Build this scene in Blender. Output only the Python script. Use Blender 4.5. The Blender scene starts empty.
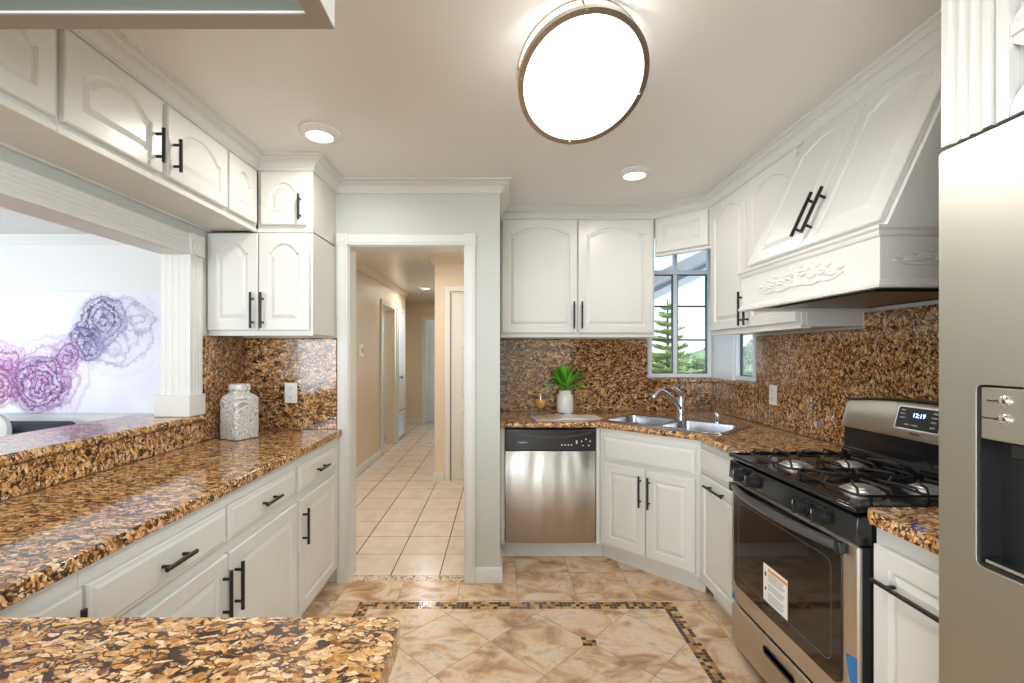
import bpy, math, random
from mathutils import Vector, Matrix
from mathutils.geometry import tessellate_polygon
random.seed(7)
PI = math.pi
SC = bpy.context.scene
COL = SC.collection
H = 1.36            # eye height
CEIL = 2.39

# ------------------------------------------------------------------ camera, world, exposure
cam_d = bpy.data.cameras.new('camera')
cam = bpy.data.objects.new('camera', cam_d)
COL.objects.link(cam)
cam.location = (0, 0, H)
cam.rotation_euler = (PI / 2, 0, 0)
cam_d.sensor_fit = 'HORIZONTAL'
cam_d.sensor_width = 36
cam_d.lens = 460 * 36 / 1024
cam_d.shift_x = 12.0 / 1024
cam_d.shift_y = 12.5 / 1024
cam_d.clip_start = 0.02
cam_d.clip_end = 400
SC.camera = cam
SC.view_settings.view_transform = 'Standard'
SC.view_settings.look = 'None'
SC.view_settings.gamma = 1
SC.view_settings.use_curve_mapping = False
SC.view_settings.exposure = 0.46
SC.cycles.use_denoising = True
SC.cycles.max_bounces = 8
SC.cycles.diffuse_bounces = 5
SC.cycles.glossy_bounces = 4
SC.cycles.transmission_bounces = 8
SC.cycles.sample_clamp_indirect = 6
SC.cycles.caustics_reflective = False
SC.cycles.caustics_refractive = False

W = bpy.data.worlds.new('sky')
SC.world = W
W.use_nodes = True
wn = W.node_tree
wn.nodes.clear()
_o = wn.nodes.new('ShaderNodeOutputWorld')
_b = wn.nodes.new('ShaderNodeBackground')
_g = wn.nodes.new('ShaderNodeTexCoord')
_s = wn.nodes.new('ShaderNodeSeparateXYZ')
_r = wn.nodes.new('ShaderNodeValToRGB')
_r.color_ramp.elements[0].position = 0.0
_r.color_ramp.elements[0].color = (0.70, 0.86, 1.0, 1)
_r.color_ramp.elements[1].position = 0.6
_r.color_ramp.elements[1].color = (0.42, 0.62, 0.95, 1)
wn.links.new(_g.outputs['Generated'], _s.inputs[0])
wn.links.new(_s.outputs['Z'], _r.inputs[0])
wn.links.new(_r.outputs[0], _b.inputs['Color'])
wn.links.new(_b.outputs[0], _o.inputs[0])
_b.inputs['Strength'].default_value = 1.35

def area(name, loc, rot, sx, sy, power, color=(1, 1, 1), shape='RECTANGLE', spread=None):
    d = bpy.data.lights.new(name, 'AREA')
    d.shape = shape
    d.size = sx
    if shape in ('RECTANGLE', 'ELLIPSE'):
        d.size_y = sy
    d.energy = power
    d.color = color
    if spread: d.spread = spread
    o = bpy.data.objects.new(name, d)
    COL.objects.link(o)
    o.location = loc
    o.rotation_euler = rot
    return o

# fill lamps added at unseen rear, side and living room openings; bedroom daylight
area('fill_rear', (-2.0, -3.25, 1.25), (PI / 2, 0, 0), 3.6, 2.1, 140, (0.90, 0.95, 1.0))  # added fill lamp outside an unseen opening behind the camera
area('fill_side', (2.0, -1.5, 1.55), (0, PI / 2, 0), 1.2, 2.2, 65, (0.90, 0.95, 1.0))  # added fill for the left cabinets, outside an unseen right wall opening
area('fill_living', (-6.3, 1.4, 1.5), (0, -PI / 2, 0), 1.9, 3.8, 52, (0.90, 0.94, 1.0))  # added fill for the living room, its window is never in view
area('daylight_bedroom', (-1.1, 11.6, 1.5), (-PI / 2, 0, 0), 1.6, 1.4, 30, (0.55, 0.75, 1.0))
area('side_room_area', (-2.9, 6.6, 1.5), (0, -PI / 2, 0), 1.2, 1.0, 10, (0.6, 0.78, 1.0))  # area lamp standing inside the windowless side room
sun_d = bpy.data.lights.new('sun', 'SUN')
sun_d.energy = 3.2
sun_d.angle = 0.02
sun_d.color = (1, 0.96, 0.88)
sun = bpy.data.objects.new('sun', sun_d)
COL.objects.link(sun)
sun.rotation_euler = (math.radians(42), 0, math.radians(15))

# ------------------------------------------------------------------ materials
def N(nt, t, **kw):
    n = nt.nodes.new('ShaderNode' + t)
    for k, v in kw.items(): setattr(n, k, v)
    return n

def mat(name, color=(0.8, 0.8, 0.8), rough=0.5, metal=0.0, bump=None, emis=None, estr=0, spec=None, coat=0, trans=0, ior=None):
    m = bpy.data.materials.new(name)
    m.use_nodes = True
    nt = m.node_tree
    p = nt.nodes['Principled BSDF']
    p.inputs['Base Color'].default_value = (*color, 1)
    p.inputs['Roughness'].default_value = rough
    p.inputs['Metallic'].default_value = metal
    if spec is not None: p.inputs['Specular IOR Level'].default_value = spec
    if coat: p.inputs['Coat Weight'].default_value = coat; p.inputs['Coat Roughness'].default_value = 0.05
    if trans: p.inputs['Transmission Weight'].default_value = trans
    if ior: p.inputs['IOR'].default_value = ior
    if emis:
        p.inputs['Emission Color'].default_value = (*emis, 1)
        p.inputs['Emission Strength'].default_value = estr
    # light procedural mottling keeps every paint from being perfectly flat
    tc = N(nt, 'TexCoord')
    if bump:
        sc, st, dist = bump
        mp = N(nt, 'Mapping')
        if isinstance(sc, tuple): mp.inputs['Scale'].default_value = sc
        else: mp.inputs['Scale'].default_value = (sc, sc, sc)
        nz = N(nt, 'TexNoise'); nz.inputs['Scale'].default_value = 1; nz.inputs['Detail'].default_value = 3
        nt.links.new(tc.outputs['Object'], mp.inputs[0]); nt.links.new(mp.outputs[0], nz.inputs['Vector'])
        b = N(nt, 'Bump'); b.inputs['Strength'].default_value = st; b.inputs['Distance'].default_value = dist
        nt.links.new(nz.outputs[0], b.inputs['Height']); nt.links.new(b.outputs[0], p.inputs['Normal'])
    return m

def ramp(nt, stops, interp='LINEAR'):
    r = N(nt, 'ValToRGB')
    cr = r.color_ramp
    cr.interpolation = interp
    while len(cr.elements) < len(stops): cr.elements.new(0.5)
    for e, (p, c) in zip(cr.elements, stops):
        e.position = p; e.color = (*c, 1)
    return r

def mixc(nt, fac, a, b, mode='MIX'):
    m = N(nt, 'Mix', data_type='RGBA', blend_type=mode)
    for s, v in ((m.inputs[0], fac), (m.inputs[6], a), (m.inputs[7], b)):
        if isinstance(v, (int, float)): s.default_value = v
        elif isinstance(v, tuple): s.default_value = (*v, 1)
        else: nt.links.new(v, s)
    return m.outputs[2]

def mth(nt, op, a, b=None, c=None, clamp=False):
    m = N(nt, 'Math', operation=op)
    m.use_clamp = clamp
    for s, v in zip(m.inputs, (a, b, c)):
        if v is None: continue
        if isinstance(v, (int, float)): s.default_value = v
        else: nt.links.new(v, s)
    return m.outputs[0]

def granite(name, dark=0.0, scale=1.0, lift=1.0):
    m = bpy.data.materials.new(name); m.use_nodes = True
    nt = m.node_tree; p = nt.nodes['Principled BSDF']
    tc = N(nt, 'TexCoord')
    def noise(sc, det, rough, vec, dist=0.0):
        n = N(nt, 'TexNoise'); n.inputs['Scale'].default_value = sc * scale; n.inputs['Detail'].default_value = det
        n.inputs['Roughness'].default_value = rough; n.inputs['Distortion'].default_value = dist
        nt.links.new(vec, n.inputs['Vector']); return n
    def warp(vec, sc, amp):
        n = noise(sc, 3, .6, vec)
        c_ = N(nt, 'VectorMath', operation='SUBTRACT'); nt.links.new(n.outputs['Color'], c_.inputs[0]); c_.inputs[1].default_value = (.5, .5, .5)
        v = N(nt, 'VectorMath', operation='MULTIPLY_ADD'); nt.links.new(c_.outputs[0], v.inputs[0]); v.inputs[1].default_value = (amp,) * 3; nt.links.new(vec, v.inputs[2])
        return v.outputs[0]
    w0 = warp(warp(tc.outputs['Object'], 16, .05), 60, .016)
    mp = N(nt, 'Mapping'); mp.inputs['Rotation'].default_value = (0.3, 0.2, 0.35); mp.inputs['Scale'].default_value = (1.0, 1.9, 1.5)
    nt.links.new(w0, mp.inputs[0]); V = mp.outputs[0]
    v1 = N(nt, 'TexVoronoi', feature='F1'); v1.inputs['Scale'].default_value = 58 * scale
    ve = N(nt, 'TexVoronoi', feature='DISTANCE_TO_EDGE'); ve.inputs['Scale'].default_value = 58 * scale
    v2 = N(nt, 'TexVoronoi', feature='F1'); v2.inputs['Scale'].default_value = 130 * scale
    for v in (v1, ve, v2): nt.links.new(V, v.inputs['Vector'])
    s1 = N(nt, 'SeparateColor'); nt.links.new(v1.outputs['Color'], s1.inputs[0])
    s2 = N(nt, 'SeparateColor'); nt.links.new(v2.outputs['Color'], s2.inputs[0])
    k = lift
    big = ramp(nt, [(0.0, (0.05, 0.022, 0.010)), (0.13, (0.20 * k, 0.085 * k, 0.024 * k)), (0.30, (0.40 * k, 0.19 * k, 0.05 * k)), (0.50, (0.55 * k, 0.315 * k, 0.125 * k)), (0.70, (0.64 * k, 0.43 * k, 0.235 * k)), (0.90, (0.66 * k, 0.49 * k, 0.33 * k))], 'CONSTANT')
    nt.links.new(s1.outputs[0], big.inputs[0])
    # soft clouds inside each grain
    nc = noise(95, 3, .6, V)
    cl = ramp(nt, [(0.35, (0.62, 0.55, 0.48)), (0.6, (1.12, 1.1, 1.08))]); nt.links.new(nc.outputs[0], cl.inputs[0])
    c = mixc(nt, 1.0, big.outputs[0], cl.outputs[0], 'MULTIPLY')
    # dark brown to black seams between the grains, wide in some places and closed in others
    nw = noise(26, 3, .55, V)
    wd = mth(nt, 'MULTIPLY_ADD', nw.outputs[0], 0.62, -0.232 + dark)
    seam = mth(nt, 'LESS_THAN', ve.outputs['Distance'], wd)
    brown = ramp(nt, [(0.35, (0.012, 0.009, 0.008)), (0.65, (0.085, 0.034, 0.012))]); nt.links.new(s2.outputs[1], brown.inputs[0])
    c = mixc(nt, mth(nt, 'MULTIPLY', seam, 0.93), c, brown.outputs[0])
    # scattered fine tan flecks over the seams
    fl = mth(nt, 'GREATER_THAN', s2.outputs[0], 0.84)
    c = mixc(nt, mth(nt, 'MULTIPLY', fl, 0.7), c, (0.50 * k, 0.29 * k, 0.12 * k))
    nt.links.new(c, p.inputs['Base Color'])
    p.inputs['Roughness'].default_value = 0.09
    p.inputs['Specular IOR Level'].default_value = 0.65
    return m

def grid_nodes(nt, cu, cv, pu, pv, ou, ov):
    """cell ids and the distance (m) from the nearest joint for a rectangular tile grid"""
    au = mth(nt, 'DIVIDE', mth(nt, 'SUBTRACT', cu, ou), pu)
    av = mth(nt, 'DIVIDE', mth(nt, 'SUBTRACT', cv, ov), pv)
    iu, iv = mth(nt, 'FLOOR', au), mth(nt, 'FLOOR', av)
    fu, fv = mth(nt, 'FRACT', au), mth(nt, 'FRACT', av)
    du = mth(nt, 'MULTIPLY', mth(nt, 'MINIMUM', fu, mth(nt, 'SUBTRACT', 1.0, fu)), pu)
    dv = mth(nt, 'MULTIPLY', mth(nt, 'MINIMUM', fv, mth(nt, 'SUBTRACT', 1.0, fv)), pv)
    cx = N(nt, 'CombineXYZ'); nt.links.new(iu, cx.inputs[0]); nt.links.new(iv, cx.inputs[1])
    return cx.outputs[0], du, dv

def tile_mat(name, diag, pu, pv, ou, ov):
    m = bpy.data.materials.new(name); m.use_nodes = True
    nt = m.node_tree; p = nt.nodes['Principled BSDF']
    tc = N(nt, 'TexCoord'); sp = N(nt, 'SeparateXYZ'); nt.links.new(tc.outputs['Object'], sp.inputs[0])
    x, y = sp.outputs[0], sp.outputs[1]
    if diag: u, v = mth(nt, 'ADD', x, y), mth(nt, 'SUBTRACT', y, x)
    else: u, v = x, y
    cell, du, dv = grid_nodes(nt, u, v, pu, pv, ou, ov)
    wn_ = N(nt, 'TexWhiteNoise', noise_dimensions='3D'); nt.links.new(cell, wn_.inputs['Vector'])
    off = N(nt, 'VectorMath', operation='MULTIPLY_ADD')
    nt.links.new(wn_.outputs['Color'], off.inputs[0]); off.inputs[1].default_value = (9, 9, 9); nt.links.new(tc.outputs['Object'], off.inputs[2])
    mp = N(nt, 'Mapping'); mp.inputs['Scale'].default_value = (1.0, 1.5, 1); mp.inputs['Rotation'].default_value = (0, 0, 0.6); nt.links.new(off.outputs[0], mp.inputs[0])
    n1 = N(nt, 'TexNoise'); n1.inputs['Scale'].default_value = 5.0; n1.inputs['Detail'].default_value = 7; n1.inputs['Roughness'].default_value = 0.62; n1.inputs['Distortion'].default_value = 0.7
    nt.links.new(mp.outputs[0], n1.inputs['Vector'])
    r1 = ramp(nt, [(0.28, (0.22, 0.15, 0.10)), (0.37, (0.43, 0.25, 0.135)), (0.45, (0.60, 0.39, 0.225)), (0.52, (0.72, 0.52, 0.33)), (0.60, (0.76, 0.61, 0.44)), (0.68, (0.52, 0.43, 0.33)), (0.78, (0.40, 0.26, 0.15))])
    nt.links.new(n1.outputs[0], r1.inputs[0])
    n2 = N(nt, 'TexNoise'); n2.inputs['Scale'].default_value = 9; n2.inputs['Detail'].default_value = 8; n2.inputs['Roughness'].default_value = 0.7
    nt.links.new(mp.outputs[0], n2.inputs['Vector'])
    vein = ramp(nt, [(0.485, (0, 0, 0)), (0.50, (1, 1, 1)), (0.515, (0, 0, 0))]); nt.links.new(n2.outputs[0], vein.inputs[0])
    n3 = N(nt, 'TexNoise'); n3.inputs['Scale'].default_value = 3; nt.links.new(mp.outputs[0], n3.inputs['Vector'])
    vm_ = ramp(nt, [(0.5, (0, 0, 0)), (0.62, (1, 1, 1))]); nt.links.new(n3.outputs[0], vm_.inputs[0])
    vf = mth(nt, 'MULTIPLY', mth(nt, 'MULTIPLY', vein.outputs[0], vm_.outputs[0]), 0.75)
    c = mixc(nt, vf, r1.outputs[0], (0.30, 0.25, 0.20))
    tint = mixc(nt, 0.16, (1, 1, 1), wn_.outputs['Color'])
    c = mixc(nt, 0.22, c, tint, 'MULTIPLY')
    k = math.sqrt(2) if diag else 1.0
    g = mth(nt, 'MINIMUM', du, dv)
    gm = mth(nt, 'LESS_THAN', g, 0.0022 * k)
    c = mixc(nt, gm, c, (0.30, 0.24, 0.18))
    nt.links.new(c, p.inputs['Base Color'])
    rr_ = mth(nt, 'MULTIPLY_ADD', gm, 0.5, 0.26)
    nt.links.new(rr_, p.inputs['Roughness'])
    b = N(nt, 'Bump'); b.inputs['Strength'].default_value = 0.25; b.inputs['Distance'].default_value = 0.003
    hh = mth(nt, 'MULTIPLY_ADD', gm, -1.0, mth(nt, 'MULTIPLY', n1.outputs[0], 0.5))
    nt.links.new(hh, b.inputs['Height']); nt.links.new(b.outputs[0], p.inputs['Normal'])
    return m

def mosaic_mat(name, p_=0.0223, ox=0.0, oy=0.0, pale=False):
    m = bpy.data.materials.new(name); m.use_nodes = True
    nt = m.node_tree; p = nt.nodes['Principled BSDF']
    tc = N(nt, 'TexCoord'); sp = N(nt, 'SeparateXYZ'); nt.links.new(tc.outputs['Object'], sp.inputs[0])
    cell, du, dv = grid_nodes(nt, sp.outputs[0], sp.outputs[1], p_, p_, ox, oy)
    wn_ = N(nt, 'TexWhiteNoise', noise_dimensions='3D'); nt.links.new(cell, wn_.inputs['Vector'])
    if pale: st = [(0, (0.30, 0.20, 0.12)), (0.25, (0.62, 0.52, 0.38)), (0.6, (0.75, 0.68, 0.56))]
    else: st = [(0, (0.035, 0.012, 0.006)), (0.36, (0.10, 0.035, 0.010)), (0.52, (0.38, 0.18, 0.035)), (0.74, (0.58, 0.34, 0.09)), (0.9, (0.55, 0.38, 0.17))]
    r = ramp(nt, st, 'CONSTANT'); nt.links.new(wn_.outputs['Value'], r.inputs[0])
    gm = mth(nt, 'LESS_THAN', mth(nt, 'MINIMUM', du, dv), p_ * 0.035)
    c = mixc(nt, gm, r.outputs[0], (0.40, 0.30, 0.20))
    nt.links.new(c, p.inputs['Base Color']); p.inputs['Roughness'].default_value = 0.15
    return m

def hall_tile_mat():
    m = bpy.data.materials.new('hall_tile'); m.use_nodes = True
    nt = m.node_tree; p = nt.nodes['Principled BSDF']
    tc = N(nt, 'TexCoord'); sp = N(nt, 'SeparateXYZ'); nt.links.new(tc.outputs['Object'], sp.inputs[0])
    cell, du, dv = grid_nodes(nt, sp.outputs[0], sp.outputs[1], 0.302, 0.302, -0.371, 2.825)
    wn_ = N(nt, 'TexWhiteNoise', noise_dimensions='3D'); nt.links.new(cell, wn_.inputs['Vector'])
    n1 = N(nt, 'TexNoise'); n1.inputs['Scale'].default_value = 8; n1.inputs['Detail'].default_value = 5
    nt.links.new(tc.outputs['Object'], n1.inputs['Vector'])
    r = ramp(nt, [(0.3, (0.66, 0.56, 0.47)), (0.7, (0.78, 0.69, 0.60))]); nt.links.new(n1.outputs[0], r.inputs[0])
    c = mixc(nt, mth(nt, 'MULTIPLY', wn_.outputs['Value'], 0.12), r.outputs[0], (0.5, 0.42, 0.33))
    gx = mth(nt, 'LESS_THAN', du, 0.0035); gy = mth(nt, 'LESS_THAN', dv, 0.003)
    c = mixc(nt, gy, c, (0.20, 0.15, 0.115)); c = mixc(nt, gx, c, (0.05, 0.036, 0.03))
    nt.links.new(c, p.inputs['Base Color']); p.inputs['Roughness'].default_value = 0.22
    return m

def painting_mat():
    """loose ink blooms in purple and magenta on a pale ground, in canvas coordinates (x, z)"""
    m = bpy.data.materials.new('painted_canvas'); m.use_nodes = True
    nt = m.node_tree; p = nt.nodes['Principled BSDF']
    tc = N(nt, 'TexCoord')
    nz = N(nt, 'TexNoise'); nz.inputs['Scale'].default_value = 5.5; nz.inputs['Detail'].default_value = 6; nz.inputs['Roughness'].default_value = 0.6
    nt.links.new(tc.outputs['Object'], nz.inputs['Vector'])
    sub = N(nt, 'VectorMath', operation='SUBTRACT'); nt.links.new(nz.outputs['Color'], sub.inputs[0]); sub.inputs[1].default_value = (0.5, 0.5, 0.5)
    warp = N(nt, 'VectorMath', operation='MULTIPLY_ADD'); nt.links.new(sub.outputs[0], warp.inputs[0]); warp.inputs[1].default_value = (0.24, 0, 0.24)
    nt.links.new(tc.outputs['Object'], warp.inputs[2])
    fine = N(nt, 'TexNoise'); fine.inputs['Scale'].default_value = 16; fine.inputs['Detail'].default_value = 7; fine.inputs['Roughness'].default_value = 0.7; fine.inputs['Distortion'].default_value = 2.2
    nt.links.new(tc.outputs['Object'], fine.inputs['Vector'])
    wash = N(nt, 'TexNoise'); wash.inputs['Scale'].default_value = 2; nt.links.new(tc.outputs['Object'], wash.inputs['Vector'])
    wr = ramp(nt, [(0.35, (0.78, 0.78, 0.90)), (0.6, (0.86, 0.87, 0.93))]); nt.links.new(wash.outputs[0], wr.inputs[0])
    col = wr.outputs[0]
    # x, z, radius, light wash colour, line colour, ring frequency, fill amount
    blobs = [(-3.9, 1.16, .42, (.62, .45, .68), (.30, .05, .25), 20, .5),
             (-3.30, 1.55, .42, (.66, .63, .80), (.22, .18, .40), 18, .4),
             (-3.42, 1.64, .27, (.20, .17, .38), (.02, .015, .08), 34, 1.0),
             (-3.56, 1.43, .19, (.15, .12, .34), (.015, .01, .08), 38, 1.0),
             (-3.12, 1.66, .20, (.60, .56, .76), (.15, .12, .30), 26, .45),
             (-3.34, 1.40, .22, (.62, .58, .78), (.2, .15, .36), 24, .35),
             (-3.74, 1.33, .16, (.36, .12, .42), (.08, .02, .16), 36, .9),
             (-4.26, 1.28, .20, (.50, .18, .48), (.22, .0, .12), 30, .9),
             (-4.34, 1.10, .24, (.34, .03, .28), (.12, 0, .05), 34, 1.0),
             (-3.97, 1.10, .29, (.26, .02, .28), (.05, 0, .06), 38, 1.0)]
    for (bx, bz, br, cw, cl, fr, am) in blobs:
        d = N(nt, 'VectorMath', operation='DISTANCE'); nt.links.new(warp.outputs[0], d.inputs[0]); d.inputs[1].default_value = (bx, 0, bz)
        # object coords: canvas y is about 0 because the canvas origin lies in its own plane
        dist = d.outputs['Value']
        msk = mth(nt, 'SUBTRACT', 1.0, mth(nt, 'DIVIDE', dist, br), clamp=True)
        mf = mth(nt, 'MULTIPLY', mth(nt, 'SMOOTH_MIN', mth(nt, 'MULTIPLY', msk, 3.5), 1.0, 0.1), am, clamp=True)
        tex = ramp(nt, [(0.40, (1, 1, 1)), (0.58, (0.05, 0.05, 0.05))]); nt.links.new(fine.outputs[0], tex.inputs[0])
        col = mixc(nt, mth(nt, 'MULTIPLY', mf, mth(nt, 'MULTIPLY_ADD', tex.outputs[0], 0.75, 0.25)), col, cw)
        w = mth(nt, 'SINE', mth(nt, 'MULTIPLY_ADD', dist, fr * 3.2, mth(nt, 'MULTIPLY', fine.outputs[0], 7.0)))
        ln = mth(nt, 'MULTIPLY', mth(nt, 'SUBTRACT', w, 0.35, clamp=True), 1.5, clamp=True)
        col = mixc(nt, mth(nt, 'MULTIPLY', ln, mf), col, cl)
    nt.links.new(col, p.inputs['Base Color']); p.inputs['Roughness'].default_value = 0.45
    return m

def jar_mat():
    m = bpy.data.materials.new('swirled_ceramic'); m.use_nodes = True
    nt = m.node_tree; p = nt.nodes['Principled BSDF']
    tc = N(nt, 'TexCoord')
    nz = N(nt, 'TexNoise'); nz.inputs['Scale'].default_value = 11; nz.inputs['Detail'].default_value = 1.5; nz.inputs['Distortion'].default_value = .8
    nt.links.new(tc.outputs['Object'], nz.inputs['Vector'])
    s = mth(nt, 'SINE', mth(nt, 'MULTIPLY', nz.outputs[0], 120.0))
    r = ramp(nt, [(0.0, (0.34, 0.33, 0.31)), (0.35, (0.50, 0.49, 0.46)), (0.7, (0.70, 0.69, 0.66))])
    nt.links.new(mth(nt, 'MULTIPLY_ADD', s, 0.5, 0.5), r.inputs[0])
    nt.links.new(r.outputs[0], p.inputs['Base Color']); p.inputs['Roughness'].default_value = 0.25
    b = N(nt, 'Bump'); b.inputs['Strength'].default_value = 0.4; b.inputs['Distance'].default_value = 0.002
    nt.links.new(s, b.inputs['Height']); nt.links.new(b.outputs[0], p.inputs['Normal'])
    return m

def steel_mat(name, color, rough, axis='Z'):
    m = mat(name, color, rough, 1.0)
    nt = m.node_tree; p = nt.nodes['Principled BSDF']
    tc = N(nt, 'TexCoord'); mp = N(nt, 'Mapping')
    mp.inputs['Scale'].default_value = {'Z': (3, 3, 260), 'X': (260, 3, 3)}[axis]
    nz = N(nt, 'TexNoise'); nz.inputs['Scale'].default_value = 1; nz.inputs['Detail'].default_value = 2
    nt.links.new(tc.outputs['Object'], mp.inputs[0]); nt.links.new(mp.outputs[0], nz.inputs['Vector'])
    nt.links.new(mth(nt, 'MULTIPLY_ADD', nz.outputs[0], 0.02, rough - 0.01), p.inputs['Roughness'])
    n2 = N(nt, 'TexNoise'); n2.inputs['Scale'].default_value = 2.2; n2.inputs['Detail'].default_value = 1
    nt.links.new(tc.outputs['Object'], n2.inputs['Vector'])
    b = N(nt, 'Bump'); b.inputs['Strength'].default_value = 0.12; b.inputs['Distance'].default_value = 0.02
    nt.links.new(n2.outputs[0], b.inputs['Height']); nt.links.new(b.outputs[0], p.inputs['Normal'])
    return m

M = dict(
    cab=mat('cabinet_paint', (0.70, 0.70, 0.665), 0.30, bump=(30, .05, .001)),
    trim=mat('trim_paint', (0.72, 0.725, 0.70), 0.38, bump=(30, .05, .001)),
    wall=mat('wall_paint', (0.56, 0.59, 0.55), 0.5, bump=(60, .25, .002)),
    hallwall=mat('hall_paint', (0.72, 0.62, 0.47), 0.5, bump=(60, .25, .002)),
    livwall=mat('living_paint', (0.80, 0.81, 0.80), 0.6, bump=(60, .15, .002)),
    ceil=mat('ceiling_paint', (0.76, 0.745, 0.72), 0.30, bump=((9, 60, 9), .22, .004)),
    black=mat('black_metal', (0.007, 0.006, 0.006), 0.4, bump=(80, .05, .001)),
    gloss=mat('black_enamel', (0.010, 0.010, 0.011), 0.12, bump=(4, .04, .002)),
    glassblk=mat('dark_oven_glass', (0.014, 0.009, 0.007), 0.05, coat=.15, spec=.55, bump=(3, .02, .002)),
    plastic=mat('black_plastic', (0.016, 0.016, 0.017), 0.28, bump=(90, .04, .001)),
    greyplastic=mat('grey_plastic', (0.06, 0.06, 0.064), 0.3, bump=(90, .04, .001)),
    whiteplastic=mat('white_plastic', (0.80, 0.80, 0.78), 0.3, bump=(90, .03, .001)),
    steel=steel_mat('brushed_steel', (0.66, 0.62, 0.56), 0.34, 'Z'),
    fsteel=steel_mat('fridge_steel', (0.45, 0.44, 0.39), 0.44, 'Z'),
    dwsteel=steel_mat('dishwasher_steel', (0.50, 0.47, 0.43), 0.33, 'Z'),
    sinksteel=mat('sink_steel', (0.52, 0.53, 0.55), 0.24, 1.0, bump=(6, .05, .002)),
    chrome=mat('chrome', (0.80, 0.81, 0.83), 0.06, 1.0, bump=(5, .01, .001)),
    nickel=mat('brushed_nickel', (0.42, 0.38, 0.32), 0.28, 1.0, bump=(60, .05, .001)),
    alu=mat('burner_aluminium', (0.88, 0.88, 0.87), 0.42, 1.0, bump=(60, .1, .001)),
    granite=granite('golden_granite', lift=1.28, dark=-0.008, scale=.88),
    splash=granite('brown_granite', dark=0.012, scale=.92, lift=1.12),
    tile_d=tile_mat('travertine_diagonal', True, 0.466, 0.466, 2.598 - 0.466 * 9, 1.755 - 0.466 * 9),
    tile_o=tile_mat('travertine_straight', False, 0.333, 0.333, 0.096 - 3.33, 2.535 - 0.333 * 20),
    mosaic=mosaic_mat('glass_mosaic', 0.0223, 0.878, 2.454),
    mosaic2=mosaic_mat('pale_mosaic', 0.011, 0, 2.765, True),
    halltile=hall_tile_mat(),
    wood=mat('living_floor_wood', (0.30, 0.20, 0.13), 0.35, bump=((2, 30, 2), .1, .002)),
    art=painting_mat(),
    jar=jar_mat(),
    ceramic=mat('white_ceramic', (0.80, 0.80, 0.77), 0.22, bump=(30, .03, .001)),
    leaf=mat('leaf_green', (0.20, 0.52, 0.05), 0.4, bump=(40, .1, .001)),
    leaf2=mat('leaf_dark_green', (0.06, 0.26, 0.02), 0.4, bump=(40, .1, .001)),
    juice=mat('orange_juice', (0.85, 0.45, 0.07), 0.4, bump=(60, .1, .001)),
    paper=mat('magazine_paper', (0.74, 0.72, 0.70), 0.35, bump=(20, .05, .001)),
    photo=mat('printed_food_photo', (0.62, 0.36, 0.12), 0.35, bump=(60, .2, .001)),
    photo2=mat('printed_lilac_photo', (0.45, 0.42, 0.62), 0.35, bump=(60, .2, .001)),
    orange=mat('orange_print', (0.80, 0.28, 0.04), 0.5, bump=(60, .02, .001)),
    ink=mat('dark_ink', (0.02, 0.02, 0.02), 0.5, bump=(60, .02, .001)),
    greyink=mat('grey_ink', (0.25, 0.25, 0.25), 0.5, bump=(60, .02, .001)),
    whiteink=mat('white_print', (0.75, 0.75, 0.75), 0.5, bump=(60, .02, .001)),
    tape=mat('blue_painters_tape', (0.02, 0.17, 0.42), 0.55, bump=(120, .2, .001)),
    sofa=mat('charcoal_fabric', (0.055, 0.06, 0.07), 0.9, bump=(300, .3, .001)),
    cushion=mat('white_fabric', (0.78, 0.77, 0.75), 0.9, bump=(300, .3, .001)),
    vinyl=mat('window_vinyl', (0.80, 0.85, 0.88), 0.35, bump=(30, .03, .001)),
    darkframe=mat('dark_window_gasket', (0.05, 0.06, 0.07), 0.4, bump=(30, .03, .001)),
    door=mat('hall_door_paint', (0.70, 0.68, 0.64), 0.4, bump=(30, .04, .001)),
    underrim=mat('taupe_rim', (0.27, 0.225, 0.18), 0.5, bump=(40, .1, .001)),  # darker taupe than the white body, for the underside rim
    underpanel=mat('blue_grey_panel', (0.26, 0.32, 0.34), 0.45, bump=(40, .1, .001)),  # blue-grey tone for the recessed underside panel
    stucco=mat('white_stucco', (0.88, 0.87, 0.86), 0.8, bump=(60, .4, .004)),
    soffit=mat('grey_soffit', (0.30, 0.30, 0.31), 0.8, bump=(60, .3, .004)),
    bark=mat('tree_bark', (0.14, 0.10, 0.07), 0.9, bump=(20, .4, .01)),
    needle=mat('pine_needles', (0.36, 0.44, 0.14), 0.7, bump=(20, .4, .02)),
    bush=mat('hedge_leaves', (0.26, 0.36, 0.17), 0.8, bump=(3, .8, .2)),
    bush2=mat('hedge_leaves_dark', (0.17, 0.26, 0.15), 0.8, bump=(3, .8, .2)),
    ground=mat('sandy_ground', (0.55, 0.50, 0.42), 0.9, bump=(2, .3, .05)),
    redroof=mat('terracotta_roof', (0.50, 0.26, 0.19), 0.8, bump=(3, .3, .05)),
    lamp=mat('lit_diffuser', (1, 1, 1), 0.5, emis=(1.0, 0.97, 0.90), estr=5.0, bump=(30, .01, .001)),
    lamp2=mat('lit_downlight_lens', (1, 1, 1), 0.5, emis=(1.0, 0.93, 0.82), estr=4.0, bump=(30, .01, .001)),
    clock=mat('lit_clock_digits', (0.1, 0.2, 1), 0.5, emis=(0.35, 0.5, 1.0), estr=3.5, bump=(30, .01, .001)),
)
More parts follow.
